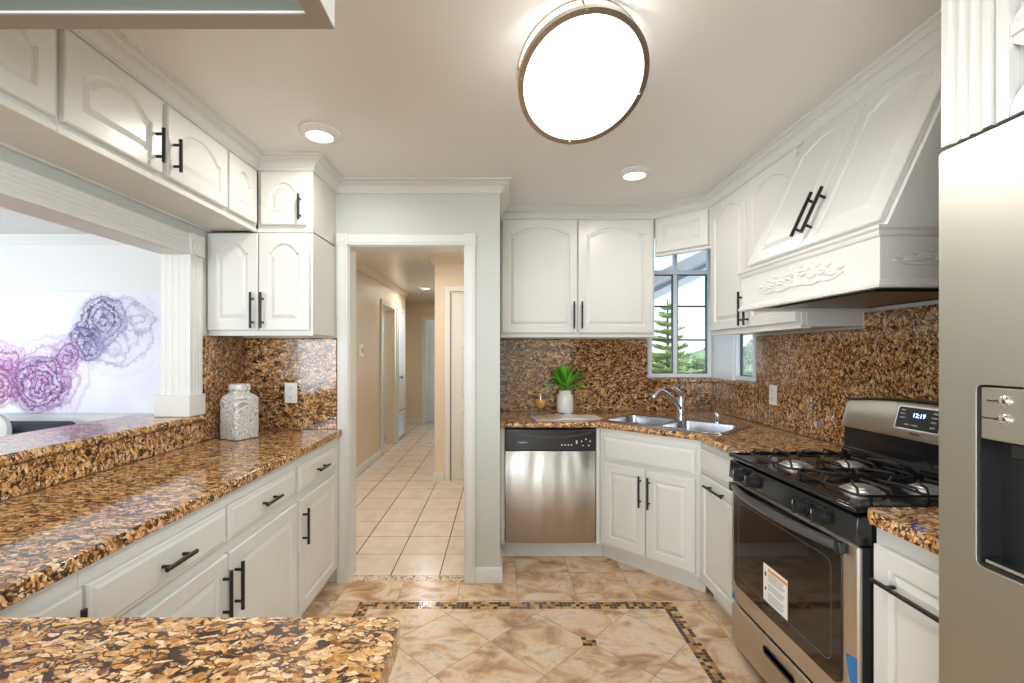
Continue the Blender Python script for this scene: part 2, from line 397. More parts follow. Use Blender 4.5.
def glass_mat():
    m = bpy.data.materials.new('clear_glass'); m.use_nodes = True
    nt = m.node_tree; nt.nodes.clear()
    o = N(nt, 'OutputMaterial'); t = N(nt, 'BsdfTransparent'); g = N(nt, 'BsdfGlossy'); f = N(nt, 'LayerWeight'); mx = N(nt, 'MixShader')
    g.inputs['Roughness'].default_value = 0.02; t.inputs[0].default_value = (0.97, 0.985, 0.985, 1); f.inputs[0].default_value = 0.5
    fac = mth(nt, 'MULTIPLY_ADD', mth(nt, 'POWER', f.outputs['Facing'], 3.0), 0.8, 0.05)
    nt.links.new(fac, mx.inputs[0]); nt.links.new(t.outputs[0], mx.inputs[1]); nt.links.new(g.outputs[0], mx.inputs[2]); nt.links.new(mx.outputs[0], o.inputs[0])
    return m
M['glass'] = glass_mat()
_nt = M['dwsteel'].node_tree      # gently dented panel: long vertical waves
_n = [n for n in _nt.nodes if n.bl_idname == 'ShaderNodeTexNoise' and not n.inputs['Vector'].links[0].from_node.bl_idname == 'ShaderNodeMapping'][0]
_mp = N(_nt, 'Mapping'); _mp.inputs['Scale'].default_value = (3.2, 1, .8)
_nt.links.new(_n.inputs['Vector'].links[0].from_socket, _mp.inputs[0]); _nt.links.new(_mp.outputs[0], _n.inputs['Vector'])
_b2 = [n for n in _nt.nodes if n.bl_idname == 'ShaderNodeBump'][0]; _b2.inputs['Strength'].default_value = .5; _b2.inputs['Distance'].default_value = .035

# ------------------------------------------------------------------ mesh helpers
class MB:
    def __init__(s, mtx=None):
        s.v = []; s.f = []; s.m = mtx or Matrix.Identity(4)
    def add(s, vs, fs):
        b = len(s.v)
        s.v += [s.m @ Vector(p) for p in vs]
        s.f += [tuple(b + i for i in f) for f in fs]
        return s
    def box(s, x0, y0, z0, x1, y1, z1):
        x0, x1 = sorted((x0, x1)); y0, y1 = sorted((y0, y1)); z0, z1 = sorted((z0, z1))
        return s.add([(x0, y0, z0), (x1, y0, z0), (x1, y1, z0), (x0, y1, z0), (x0, y0, z1), (x1, y0, z1), (x1, y1, z1), (x0, y1, z1)],
                     [(0, 3, 2, 1), (4, 5, 6, 7), (0, 1, 5, 4), (1, 2, 6, 5), (2, 3, 7, 6), (3, 0, 4, 7)])
    def ext(s, pts, vec):
        n = len(pts); vec = Vector(vec)
        a = [Vector(p) for p in pts]; b = [p + vec for p in a]
        nrm = Vector((0, 0, 0))
        for i in range(n): nrm += a[i].cross(a[(i + 1) % n])
        fl = nrm.dot(vec) > 0
        f = [tuple(range(n))[::-1], tuple(range(n, 2 * n))] + [(i, (i + 1) % n, n + (i + 1) % n, n + i) for i in range(n)]
        if not fl: f = [q[::-1] for q in f]
        return s.add(a + b, f)
    def loops(s, ls, cap0=True, cap1=True, closed=True):
        n = len(ls[0]); vs = [p for l in ls for p in l]; f = []
        for k in range(len(ls) - 1):
            for i in range(n if closed else n - 1):
                j = (i + 1) % n
                f.append((k * n + i, k * n + j, (k + 1) * n + j, (k + 1) * n + i))
        if cap0: f.append(tuple(range(n))[::-1])
        if cap1: f.append(tuple((len(ls) - 1) * n + i for i in range(n)))
        return s.add(vs, f)
    def tube(s, pts, r, n=10, closed=False, cap=True, sq=1.0):
        P = [Vector(p) for p in pts]; L = []
        up = None
        m = len(P)
        for i, p in enumerate(P):
            if closed: t = (P[(i + 1) % m] - P[i - 1]).normalized()
            else: t = (P[min(i + 1, m - 1)] - P[max(i - 1, 0)]).normalized()
            if up is None:
                up = Vector((0, 0, 1)) if abs(t.z) < 0.9 else Vector((1, 0, 0))
            a = t.cross(up).normalized(); b = a.cross(t).normalized(); up = b
            rr = r[i] if isinstance(r, (list, tuple)) else r
            L.append([p + (a * math.cos(2 * PI * k / n) + b * math.sin(2 * PI * k / n) * sq) * rr for k in range(n)])
        if closed: L.append(L[0])
        return s.loops([[q for q in l] for l in L], cap and not closed, cap and not closed)
    def cyl(s, p0, p1, r, n=20, r1=None):
        return s.tube([p0, p1], [r, r if r1 is None else r1], n)
    def lathe(s, prof, c=(0, 0, 0), n=28, mtx=None):
        L = []
        for (r, z) in prof:
            l = [Vector((r * math.cos(2 * PI * k / n), r * math.sin(2 * PI * k / n), z)) for k in range(n)]
            if mtx: l = [mtx @ q for q in l]
            L.append([q + Vector(c) for q in l])
        return s.loops(L, prof[0][0] > 1e-4, prof[-1][0] > 1e-4)
    def plate(s, outer, holes, z0, z1):
        """flat plate with holes, outlines in xy"""
        polys = [[Vector((*p, 0)) for p in outer]] + [[Vector((*p, 0)) for p in h] for h in holes]
        tris = tessellate_polygon(polys)
        flat = [p for l in polys for p in l]; n = len(flat)
        vs = [(p.x, p.y, z0) for p in flat] + [(p.x, p.y, z1) for p in flat]
        f = []
        for t in tris:
            a, b, c = (flat[i] for i in t)
            if (b - a).cross(c - a).z < 0: t = (t[0], t[2], t[1])
            f += [tuple(n + i for i in t), (t[0], t[2], t[1])]
        b0 = 0
        for k, l in enumerate(polys):
            m = len(l); ar = sum(l[i].x * l[(i + 1) % m].y - l[(i + 1) % m].x * l[i].y for i in range(m))
            for i in range(m):
                j = (i + 1) % m; q = (b0 + i, b0 + j, n + b0 + j, n + b0 + i)
                if (ar > 0) != (k == 0): q = q[::-1]
                f.append(q)
            b0 += m
        return s.add(vs, f)
    def build(s, name, m, parent=None, bev=0.0, smooth=False, seg=2):
        me = bpy.data.meshes.new(name)
        me.from_pydata([tuple(p) for p in s.v], [], s.f)
        me.validate()
        me.materials.append(m)
        if smooth or bev:
            me.polygons.foreach_set('use_smooth', [True] * len(me.polygons))
            me.set_sharp_from_angle(angle=math.radians(38))
        me.update()
        o = bpy.data.objects.new(name, me)
        COL.objects.link(o)
        if parent: o.parent = parent
        if bev:
            b = o.modifiers.new('bevel', 'BEVEL'); b.width = bev; b.segments = seg; b.limit_method = 'ANGLE'; b.angle_limit = math.radians(40)
            b.harden_normals = False
        return o

def tag(o, label=None, cat=None, group=None):
    if label: o['label'] = label
    if cat: o['category'] = cat
    if group: o['group'] = group
    return o
def thing(name, label, cat, loc=(0, 0, 0), rz=0.0, group=None):
    o = bpy.data.objects.new(name, None); COL.objects.link(o)
    o.empty_display_size = 0.1
    o.location = loc; o.rotation_euler = (0, 0, rz)
    return tag(o, label, cat, group)
def struct(o, label=None):
    o['kind'] = 'structure'
    if label: o['label'] = label
    return o
def rr(x0, y0, x1, y1, r, n=5):
    out = []
    for cx, cy, a in ((x1 - r, y0 + r, -PI / 2), (x1 - r, y1 - r, 0), (x0 + r, y1 - r, PI / 2), (x0 + r, y0 + r, PI)):
        for k in range(n + 1):
            t = a + PI / 2 * k / n
            out.append((cx + r * math.cos(t), cy + r * math.sin(t)))
    return out
def sweep(mb, path, prof):
    """profile (out, z) swept along a 2D path; the room is on the right hand of the walking direction"""
    P = [Vector(p) for p in path]; n = len(P); L = []
    for i, p in enumerate(P):
        d0 = (P[i] - P[i - 1]).normalized() if i > 0 else None
        d1 = (P[i + 1] - P[i]).normalized() if i < n - 1 else None
        ns = [Vector((d.y, -d.x)) for d in (d0, d1) if d is not None]
        if len(ns) == 2:
            b = (ns[0] + ns[1]).normalized(); k = 1 / max(b.dot(ns[0]), 0.2)
        else: b, k = ns[0], 1
        L.append([(p.x + b.x * k * o_, p.y + b.y * k * o_, z) for (o_, z) in prof])
    mb.loops(L)
    return mb
def text(name, s, size, m, parent, loc, rot=(PI / 2, 0, 0), depth=0.0004, align='CENTER'):
    c = bpy.data.curves.new(name, 'FONT'); c.body = s; c.size = size; c.extrude = depth; c.align_x = align; c.align_y = 'CENTER'
    t = bpy.data.objects.new('tmp', c)
    COL.objects.link(t)
    me = bpy.data.meshes.new_from_object(t)
    bpy.data.objects.remove(t)
    me.materials.clear(); me.materials.append(m)
    o = bpy.data.objects.new(name, me); COL.objects.link(o)
    o.parent = parent; o.location = loc; o.rotation_euler = rot
    return o

# ------------------------------------------------------------------ cabinet helpers (local frame: x along the face, y into the wall, z up)
T = 0.019
def door_mesh(mb, x0, z0, w, h, arch=0.0, s=0.052, yf=-0.0015):
    yb, y = yf, yf - T
    NA = 17
    def loop(ins, rise, yy):
        a, b = x0 + ins, x0 + w - ins; zb = z0 + ins; zt = z0 + h - ins - rise
        pts = [(a, yy, zb), (b, yy, zb)]
        for k in range(NA):
            u = 1 - 2 * k / (NA - 1)
            sh = max(0.0, 1 - (u / 0.86) ** 2) ** 0.75
            pts.append(((a + b) / 2 + u * (b - a) / 2, yy, zt + rise * sh))
        return pts
    s = min(s, w * .24, h * .24)
    ls = [loop(0, 0, yb), loop(0, 0, y + .004), loop(.004, 0, y), loop(s, arch, y), loop(s + .003, arch, y + .004), loop(s + .005, arch, y + .0085), loop(s + .011, arch, y + .0085),
          loop(s + .030, arch * .92, y + .001), loop(s + .033, arch * .92, y + .001)]
    mb.loops(ls)
    return mb
def drawer_mesh(mb, x0, z0, w, h, yf=-0.0015):
    yb, y = yf, yf - T
    def loop(ins, yy): return [(x0 + ins, yy, z0 + ins), (x0 + w - ins, yy, z0 + ins), (x0 + w - ins, yy, z0 + h - ins), (x0 + ins, yy, z0 + h - ins)]
    mb.loops([loop(0, yb), loop(0, y + .009), loop(.004, y + .006), loop(.012, y + .005), loop(.020, y), loop(.022, y)])
    return mb
def handle_mesh(mb, cx, cz, L, vert, yf=-0.0215, r=0.0064, off=0.027):
    y = yf - off
    e = (0, 0, L / 2) if vert else (L / 2, 0, 0)
    c = Vector((cx, y, cz)); e = Vector(e)
    mb.cyl(c - e, c + e, r, 12)
    for k in (-0.66, 0.66):
        q = c + e * k
        mb.cyl(q, q + Vector((0, off + .0005, 0)), r * .8, 10)
    return mb
def add_door(parent, x0, z0, w, h, arch=0.0, handle=None, mtx=None, name='door', drawer=False):
    mb = MB(mtx)
    (drawer_mesh if drawer else lambda m_, *a: door_mesh(m_, *a, arch))(mb, x0, z0, w, h)
    d = mb.build('drawer' if drawer else name, M['cab'], parent)
    if handle:
        cx, cz, L, vert = handle
        handle_mesh(MB(mtx), cx, cz, L, vert).build('handle', M['black'], d, smooth=True)
    return d
def carcass(parent, w, d, h, toe=False, lip=0.0):
    mb = MB()
    if toe:
        mb.box(0, 0, .10, w, d, h); mb.box(0, .065, 0, w, .085, .10)
    else:
        mb.box(0, 0, 0, w, d, h)
        if lip: mb.box(0, -.012, -.016, w, .02, .008)
    return mb.build('cabinet_body', M['cab'], parent, bev=.0015)

# ================================================================== SETTING
b = MB()
# kitchen floor: straight laid tiles around the bordered field, diagonal tiles inside it
bo = (-.767, .30, .945, 2.52); bw = .066
for q in ((-1.53, -3, bo[0], 2.77), (bo[2], -3, 1.68, 3.6), (bo[0], -3, bo[2], bo[1]), (bo[0], bo[3], bo[2], 2.77), (0, 2.77, bo[2], 3.6)):
    b.box(q[0], q[1], -.1, q[2], q[3], 0)
struct(b.build('floor', M['tile_o']), 'peach and cream stone tiles laid straight around the mosaic border')
struct(MB().box(bo[0] + bw, bo[1] + bw, -.1, bo[2] - bw, bo[3] - bw, 0).build('floor_field', M['tile_d']), 'large stone tiles laid diagonally inside the mosaic border')
b = MB()
for q in ((bo[0], bo[3] - bw, bo[2], bo[3]), (bo[0], bo[1], bo[2], bo[1] + bw), (bo[0], bo[1] + bw, bo[0] + bw, bo[3] - bw), (bo[2] - bw, bo[1] + bw, bo[2], bo[3] - bw)):
    b.box(q[0], q[1], -.1, q[2], q[3], .0006)
struct(b.build('floor_mosaic_border', M['mosaic']), 'band of brown and gold glass mosaic framing the tile field')
b = MB()
for k, l in ((0, 0), (-1, -1), (-2, -2), (0, -2), (-2, 0), (-1, -3), (-3, -1)):
    u = 2.598 + k * .466 * 1; v = 1.755 + l * .466
    x, y = (u - v) / 2, (u + v) / 2
    if -.6 < x < .8 and .5 < y < 2.3: b.box(x - .0335, y - .0335, -.05, x + .0335, y + .0335, .0008)
struct(b.build('floor_mosaic_inset', M['mosaic']), 'small square glass mosaic insets where the diagonal tiles meet')
struct(MB().box(-.904, 2.762, -.1, -.209, 2.822, .002).build('trim_threshold', M['mosaic2']), 'narrow pale mosaic strip across the doorway floor')
b = MB().box(-2.0, 2.822, -.1, 0, 9.0, 0); b.box(-1.6, 2.77, -.1, -.904, 2.822, 0); b.box(-.209, 2.77, -.1, 0, 2.822, 0)
b.box(-3.4, 5.6, -.1, -2.0, 7.6, 0)
struct(b.build('floor_hall', M['halltile']), 'square cream hall floor tiles with dark grout')
struct(MB().box(-2.2, 9.0, -.1, .2, 11.8, 0).build('floor_bedroom', M['wood']))
b = MB().box(-6.1, -3.1, -.1, -1.65, 4.1, -.002); b.box(-1.65, -3.1, -.1, -1.53, -.3, -.002)
struct(b.build('floor_living', M['wood']), 'dark wood floor of the living room')
struct(MB().box(-6.2, -3.2, CEIL, 1.85, 3.74, CEIL + .06).box(-6.2, 3.74, CEIL, .32, 12, CEIL + .06).build('ceiling', M['ceil']), 'textured warm white ceiling')

def wall_x(mb, x0, x1, ya, yb, z0, z1, op=None):      # wall running along y with one opening (y0,y1,z0,z1)
    if not op: mb.box(x0, ya, z0, x1, yb, z1); return mb
    a, c, d, e = op
    if a > ya: mb.box(x0, ya, z0, x1, a, z1)
    if c < yb: mb.box(x0, c, z0, x1, yb, z1)
    if d > z0: mb.box(x0, a, z0, x1, c, d)
    if e < z1: mb.box(x0, a, e, x1, c, z1)
    return mb
def wall_y(mb, y0, y1, xa, xb, z0, z1, op=None):
    if not op: mb.box(xa, y0, z0, xb, y1, z1); return mb
    a, c, d, e = op
    if a > xa: mb.box(xa, y0, z0, a, y1, z1)
    if c < xb: mb.box(c, y0, z0, xb, y1, z1)
    if d > z0: mb.box(a, y0, z0, c, y1, d)
    if e < z1: mb.box(a, y0, e, c, y1, z1)
    return mb
PY0, PY1, PZ0, PZ1 = .35, 2.25, 1.02, 1.857     # pass-through opening
struct(wall_x(MB(), -1.65, -1.53, -.3, 2.744, 0, CEIL, (PY0, PY1, PZ0, PZ1)).build('wall_left', M['wall']), 'left kitchen wall with the pass-through opening')
DX0, DX1, DZ = -.904, -.209, 2.008
struct(wall_y(MB(), 2.744, 2.87, -1.72, 0.0, 0, CEIL, (DX0, DX1, 0, DZ)).build('wall_door', M['wall']), 'pale grey wall around the hall doorway')
struct(MB().box(-.12, 2.87, 0, 0, 3.72, CEIL).build('wall_stub', M['wall']))
WX0, WX1, WZ0, WZ1 = 1.17, 1.672, 1.165, 2.30
struct(wall_y(MB(), 3.60, 3.72, 0, 1.80, 0, CEIL, (WX0, WX1, WZ0, WZ1)).build('wall_back', M['trim']), 'back kitchen wall')
RY0, RY1 = 3.0, 3.315
struct(wall_x(wall_x(MB(), 1.68, 1.80, -.2, 3.60, 0, CEIL, (RY0, 3.57, WZ0, 2.03)), 1.68, 1.80, -3.1, -.2, 0, CEIL, (-2.7, -.4, .85, 2.2)).build('wall_right', M['trim']), 'right kitchen wall')  # unseen opening behind the camera added to let the side fill in
struct(wall_y(MB(), -3.12, -3.0, -6.1, 1.68, 0, CEIL, (-3.9, .1, .02, 2.25)).build('wall_rear', M['wall']))  # unseen opening put in for the rear fill
struct(wall_x(MB(), -6.1, -6.0, -3.0, 4.1, 0, CEIL, (-.6, 3.4, .5, 2.25)).build('wall_living_left', M['livwall']))  # unseen opening put in for the living room fill
struct(MB().box(-6.0, 4.0, 0, -1.72, 4.1, CEIL).build('wall_living_far', M['livwall']), 'white living room wall behind the painting')
b = wall_x(MB(), -1.72, -1.6, 2.87, 7.78, 0, CEIL, (6.22, 6.92, 0, 2.03)); b.box(-2.12, 7.78, 0, -2.0, 9.06, CEIL); b.box(-2.12, 7.66, 0, -1.72, 7.78, CEIL)
struct(b.build('wall_hall_left', M['hallwall']), 'cream left wall of the hall')
struct(MB().box(-.70, 4.93, 0, 0, 5.05, CEIL).build('wall_hall_right', M['hallwall']), 'cream wall beside the hall closet')
struct(MB().box(-.70, 5.05, 0, -.58, 8.94, CEIL).build('wall_hall_corridor', M['hallwall']))
struct(wall_y(MB(), 8.94, 9.06, -2.0, -.58, 0, CEIL, (-1.46, -.74, 0, 2.02)).build('wall_hall_end', M['hallwall']), 'cream wall at the end of the hall')
struct(MB().box(0, 3.72, 0, .12, 5.05, CEIL).build('wall_hall_side', M['hallwall']))
b = MB().box(-2.3, 9.06, 0, -2.2, 11.9, CEIL); b.box(.2, 9.06, 0, .3, 11.9, CEIL); wall_y(b, 11.8, 11.9, -2.2, .2, 0, CEIL, (-1.9, -.3, .8, 2.1))
struct(b.build('wall_bedroom', M['livwall']))
b = MB().box(-3.5, 5.5, 0, -3.4, 7.66, CEIL); b.box(-3.4, 5.5, 0, -1.72, 5.6, CEIL); b.box(-3.5, 7.66, 0, -2.12, 7.76, CEIL)
struct(b.build('wall_side_room', M['livwall']))

# crown moulding around the cabinet tops
CP = [(-.01, 2.318), (.008, 2.318), (.012, 2.324), (.008, 2.331), (.014, 2.336), (.020, 2.348), (.034, 2.357), (.040, 2.359), (.038, 2.364), (.048, 2.367), (.056, 2.373), (.053, 2.377), (.066, 2.379), (.066, 2.389), (-.01, 2.389)]
struct(sweep(MB(), [(-1.275, .915), (-1.275, 2.41), (-.98, 2.41), (-.98, 2.744), (0, 2.744), (0, 3.27), (1.10, 3.27), (1.38, 2.99), (1.38, .998)], CP).build('trim_1', M['trim'], smooth=True), 'stepped white crown moulding along the cabinet tops')
SP = [(-.01, 2.31), (.012, 2.31), (.02, 2.33), (.05, 2.37), (.06, 2.389), (-.01, 2.389)]
b = sweep(MB(), [(-6.0, 4.0), (-1.72, 4.0)], SP)
struct(b.build('trim_2', M['trim'], smooth=True), 'crown moulding in the living room')
b = sweep(MB(), [(-1.6, 2.87), (-1.6, 7.78)], SP); sweep(b, [(-2.0, 8.94), (-.7, 8.94)], SP); sweep(b, [(-.70, 8.9), (-.70, 4.93), (0, 4.93)], SP)
struct(b.build('trim_3', M['hallwall'], smooth=True), 'cream crown moulding in the hall')
# baseboards
BP = [(-.005, 0), (.014, 0), (.014, .075), (.008, .088), (-.005, .088)]
struct(sweep(MB(), [(-.146, 2.744), (0, 2.744), (0, 3.02)], BP).build('baseboard_door', M['trim'], smooth=True), 'white baseboard right of the doorway')
b = sweep(MB(), [(-1.6, 2.87), (-1.6, 6.15)], BP); sweep(b, [(-2.0, 8.94), (-1.54, 8.94)], BP); sweep(b, [(-.70, 5.05), (-.70, 4.93), (-.60, 4.93)], BP); sweep(b, [(-1.6, 7.0), (-1.6, 7.12)], BP)
struct(b.build('baseboard_hall', M['trim'], smooth=True), 'white baseboards in the hall')
struct(sweep(MB(), [(-6, 4.0), (-1.72, 4.0)], BP).build('baseboard_living', M['trim'], smooth=True))

# doorway casing
cw = .062
d1 = bpy.data.objects.new('door_1', None); COL.objects.link(d1); struct(d1, 'white cased doorway to the hall'); d1.location = (0, 2.744, 0)
b = MB()
for x0, x1 in ((DX0 - cw, DX0), (DX1, DX1 + cw)):
    b.box(x0, -.016, 0, x1, -.0005, DZ)
    b.box(x0 + .012, -.020, .09, x1 - .012, -.016, DZ)
    b.box(x0 - .003, -.021, 0, x1 + .003, -.0005, .09)
b.box(DX0, -.016, DZ, DX1, -.0005, DZ + cw); b.box(DX0, -.020, DZ + .012, DX1, -.016, DZ + cw - .012)
b.build('casing', M['trim'], d1, bev=.002)
for cx in (DX0 - cw / 2, DX1 + cw / 2):
    b = MB().box(cx - .034, -.024, DZ - .002, cx + .034, -.0005, DZ + cw + .004)
    b.cyl((cx, -.024, DZ + .032), (cx, -.028, DZ + .032), .021, 20); b.build('rosette', M['trim'], d1, bev=.0015)
b = MB().box(DX0 + .0005, -.001, 0, DX0 + .006, .13, DZ - .006); b.box(DX1 - .006, -.001, 0, DX1 - .0005, .13, DZ - .006); b.box(DX0, -.001, DZ - .006, DX1, .13, DZ - .0005)
b.build('jamb', M['trim'], d1, bev=.001)

# pass-through casing: fluted header, pilasters, rosettes, plinths, fluted jamb
def fluted_profile(w, t, n, g=.007, m=.014, dep=.005):
    """cross-section across width w (a) and thickness t (b): grooves on the b=t side"""
    pts = [(0, 0), (w, 0), (w, t)]
    cs = [m + (w - 2 * m) * (i + .5) / n for i in range(n)][::-1]
    for c in cs:
        for k in range(5):
            a = PI * k / 4
            pts.append((c + g * math.cos(a), t - dep * math.sin(a)))
    pts.append((0, t))
    return pts
pt = bpy.data.objects.new('trim_4', None); COL.objects.link(pt); struct(pt, 'white fluted casing around the pass-through opening'); pt.location = (-1.53, 0, 0)
ct = .022
def face_fl(mb, a0, a1, z0, z1, n, vert):     # on the kitchen face (x = 0 outward +x)
    if vert:
        pr = fluted_profile(a1 - a0, ct, n)
        mb.ext([(q[1] + .0005, a0 + q[0], z0) for q in pr], (0, 0, z1 - z0))
    else:
        pr = fluted_profile(z1 - z0, ct, n, dep=.006)
        mb.ext([(q[1] + .0005, a0, z0 + q[0]) for q in pr], (0, a1 - a0, 0))
face_fl(b := MB(), PY0, PY1 - .012, PZ1 - .010, 1.945, 4, False); b.build('header', M['trim'], pt)
for ya, yb in ((PY1 - .012, PY1 + .082), (PY0 - .10, PY0)):
    face_fl(b := MB(), ya, yb, 1.16, PZ1 - .010, 3, True); b.build('pilaster', M['trim'], pt)
    b = MB().box(.0005, ya - .004, PZ1 - .010, .032, yb + .004, 1.95); cy = (ya + yb) / 2
    b.cyl((.032, cy, 1.88), (.038, cy, 1.88), .036, 24); b.cyl((.038, cy, 1.88), (.042, cy, 1.88), .022, 24)
    b.build('rosette', M['trim'], pt, bev=.002)
    b = MB().box(-.140, ya - .022 if ya > 1 else ya, 1.0565, .034, yb + .006, 1.16); b.build('plinth', M['trim'], pt, bev=.003)
# fluted jamb facing the camera
pr = fluted_profile(.12, .012, 3, g=.006)
b = MB().ext([(-.12 + q[0], PY1 - .0005 - q[1], 1.16) for q in pr], (0, 0, PZ1 - 1.165)); b.build('jamb', M['trim'], pt)
b = MB().box(-.12, PY0, PZ1 - .012, 0, PY1 - .013, PZ1 - .0005); b.box(-.12, PY0 + .0005, 1.16, 0, PY0 + .012, PZ1 - .013); b.build('head_jamb', M['trim'], pt)

# kitchen windows
def window(n, label, origin, rz, w, z0, z1, left_w, muntins, transom=None):
    """local x along the wall to the right, y outward"""
    r = bpy.data.objects.new('window_%d' % n, None); COL.objects.link(r); struct(r, label); r.location = origin; r.rotation_euler = (0, 0, rz)
    fw = .030
    zt = z1
    b = MB().box(0.001, .03, z0, fw, .072, zt); b.box(w - fw, .03, z0, w - .001, .072, zt); b.box(fw, .03, z0, w - fw, .072, z0 + fw); b.box(fw, .03, zt - fw, w - fw, .072, zt)
    b.box(left_w, .045, z0 + fw, left_w + .032, .072, zt - fw)
    b.build('window_frame', M['vinyl'], r, bev=.003)
    for k, (a, c, yy) in enumerate(((fw, left_w, .066), (left_w + .032, w - fw, .060))):
        g = .007
        q = MB()
        for (x0, zz0, x1, zz1) in ((a, z0 + fw, a + g, zt - fw), (c - g, z0 + fw, c, zt - fw), (a + g, z0 + fw, c - g, z0 + fw + g), (a + g, zt - fw - g, c - g, zt - fw)):
            q.box(x0, yy - .006, zz0, x1, yy + .012, zz1)
        for f in muntins:
            zz = z0 + fw + (zt - z0 - 2 * fw) * f; q.box(a + g, yy - .004, zz - .006, c - g, yy + .008, zz + .006)
        s = q.build('sash', M['darkframe'], r)
        MB().box(a + g, yy + .001, z0 + fw + g, c - g, yy + .004, zt - fw - g).build('pane', M['glass'], s)
    if transom:
        q = MB().box(0.001, .03, zt, fw, .072, transom); q.box(w - fw, .03, zt, w - .001, .072, transom); q.box(fw, .03, transom - .02, w - fw, .072, transom)
        q.box(left_w, .045, zt, left_w + .03, .072, transom - .02); q.build('transom_frame', M['vinyl'], r, bev=.003)
        MB().box(fw, .06, zt, left_w, .064, transom - .02).build('pane', M['glass'], r)
        MB().box(left_w + .03, .06, zt, w - fw, .064, transom - .02).build('pane', M['glass'], r)
    return r
window(1, 'white sliding window over the sink, with a tree outside', (WX0, 3.60, 0), 0, WX1 - WX0, WZ0 + .01, 2.02, .205, (.34, .68), WZ1 - .002)
window(2, 'narrow window on the right wall under the cabinet', (1.655, RY1, 0), -PI / 2, RY1 - RY0, WZ0 + .01, 2.028, .215, (.37, .70))
b = MB().box(WX0 - .02, 3.556, WZ0 - .022, 1.638, 3.699, WZ0 + .009); b.box(1.638, RY0 - .02, WZ0 - .022, 1.779, 3.568, WZ0 + .009)
struct(b.build('trim_5', M['granite'], bev=.004), 'granite window sill wrapping the corner')
b = MB().box(WX1 + .001, 3.592, WZ0 + .009, 1.679, 3.5995, 2.04); b.box(1.672, RY1 - .004, WZ0 + .009, 1.684, 3.592, 2.028)
struct(b.build('trim_6', M['vinyl']), 'white corner casing between the two windows')

# granite backsplashes
def slab(name, label, boxes, m='splash', bev=.002):
    b = MB()
    for q in boxes: b.box(*q)
    o = b.build(name, M[m], bev=bev); return tag(o, label, 'backsplash')
CT = .915; CB = .877
slab('backsplash', 'dark gold granite backsplash behind the ceramic jar, under the corner cabinet', [(-1.505, 2.722, CT + .001, -.968, 2.7435, 1.453)])
slab('backsplash', 'granite side splash between the pass-through pilaster and the left corner', [(-1.5295, 2.352, CT + .001, -1.507, 2.7435, 1.453)])
slab('backsplash', 'low granite splash below the pass-through ledge', [(-1.5295, .26, CT + .001, -1.507, 2.345, 1.018)], 'granite')
slab('backsplash', 'granite backsplash behind the plant, under the double wall cabinet', [(.001, 3.577, CT + .001, WX0 - .022, 3.5995, 1.476), (WX0 - .022, 3.577, CT + .001, 1.655, 3.5995, WZ0 - .024)])
slab('backsplash', 'tall granite backsplash behind the range, up to the hood', [(1.657, RY0 - .022, CT + .001, 1.6795, 3.577, WZ0 - .024), (1.657, 1.0, CT + .001, 1.6795, RY0 - .022, 1.476), (1.657, 1.0, 1.476, 1.6795, 2.093, 1.549)])

# ledge of the pass-through
b = MB().box(-1.86, PY0 - .08, 1.0205, -1.488, 2.34, 1.0555)
tag(b.build('bar_ledge', M['granite'], bev=.015, seg=5), 'long granite bar ledge on the pass-through sill', 'ledge')

# countertops
b = MB().plate([(-1.506, .785), (-.935, .785), (-.935, 2.725), (-.955, 2.7425), (-.967, 2.7425), (-.967, 2.7215), (-1.506, 2.7215)], [], CB, CT)
tag(b.build('countertop', M['granite'], bev=.017, seg=5), 'long golden granite countertop under the pass-through ledge', 'countertop')
b = MB().plate(rr(-1.506, .22, -.165, .778, .02), [], CB, CT)
tag(b.build('countertop', M['granite'], bev=.017, seg=5), 'granite peninsula top nearest the camera at bottom left', 'countertop')
SINK0 = Vector((.66, 3.03)); cd = math.cos(PI / 4)
def dl(x, y): return (SINK0.x + cd * x + cd * y, SINK0.y - cd * x + cd * y)
hole = [dl(*p) for p in rr(-.022, .045, .752, .498, .03, 4)]
b = MB().plate([(.002, 2.995), (.656, 2.995), (1.088, 2.563), (1.088, 2.096), (1.656, 2.096), (1.656, 3.576), (.002, 3.576)], [hole], CB, CT)
tag(b.build('countertop', M['granite'], bev=.016, seg=5), 'angled granite corner countertop holding the sink', 'countertop')
b = MB().plate(rr(1.050, 1.0, 1.656, 1.338, .035), [], CB, CT)
tag(b.build('countertop', M['granite'], bev=.017, seg=5), 'short granite countertop between the range and the refrigerator', 'countertop')

# ================================================================== LEFT SIDE CABINETS
LX = -.96
GB = 'white base cabinets'
def lb(y0, y1, label, parts):
    r = thing('base_cabinet', label, 'cabinet', (LX, y0, 0), PI / 2)
    carcass(r, y1 - y0 - .001, .545, .876, toe=True)
    for p in parts:
        if p[0] == 'drawer': add_door(r, p[1], .705, p[2], .125, drawer=True, handle=(p[1] + p[2] / 2, .768, .125, False))
        else:
            hx = p[1] + (.03 if p[3] == 'L' else p[2] - .03)
            add_door(r, p[1], .125, p[2], .545, 0, handle=(hx, .54, .17, True))
    return r
r = lb(.79, 1.046, 'white base cabinet at the far left, beside the peninsula top', [])
add_door(r, .005, .125, .243, .705, 0, handle=(.218, .705, .19, True))
lb(1.047, 2.145, 'wide white base cabinet with two drawers over a pair of doors, left counter', [('drawer', .008, .533), ('drawer', .556, .527), ('door', .008, .536, 'R'), ('door', .554, .531, 'L')])
lb(2.146, 2.738, 'white base cabinet with one drawer and one door next to the doorway', [('drawer', .016, .486), ('door', .016, .486, 'L')])
r = thing('peninsula_cabinet', 'white cabinet under the near peninsula countertop', 'cabinet', (-1.50, .30, 0))
MB().box(0, 0, .1, 1.28, .43, .876).build('cabinet_body', M['cab'], r, bev=.0015)
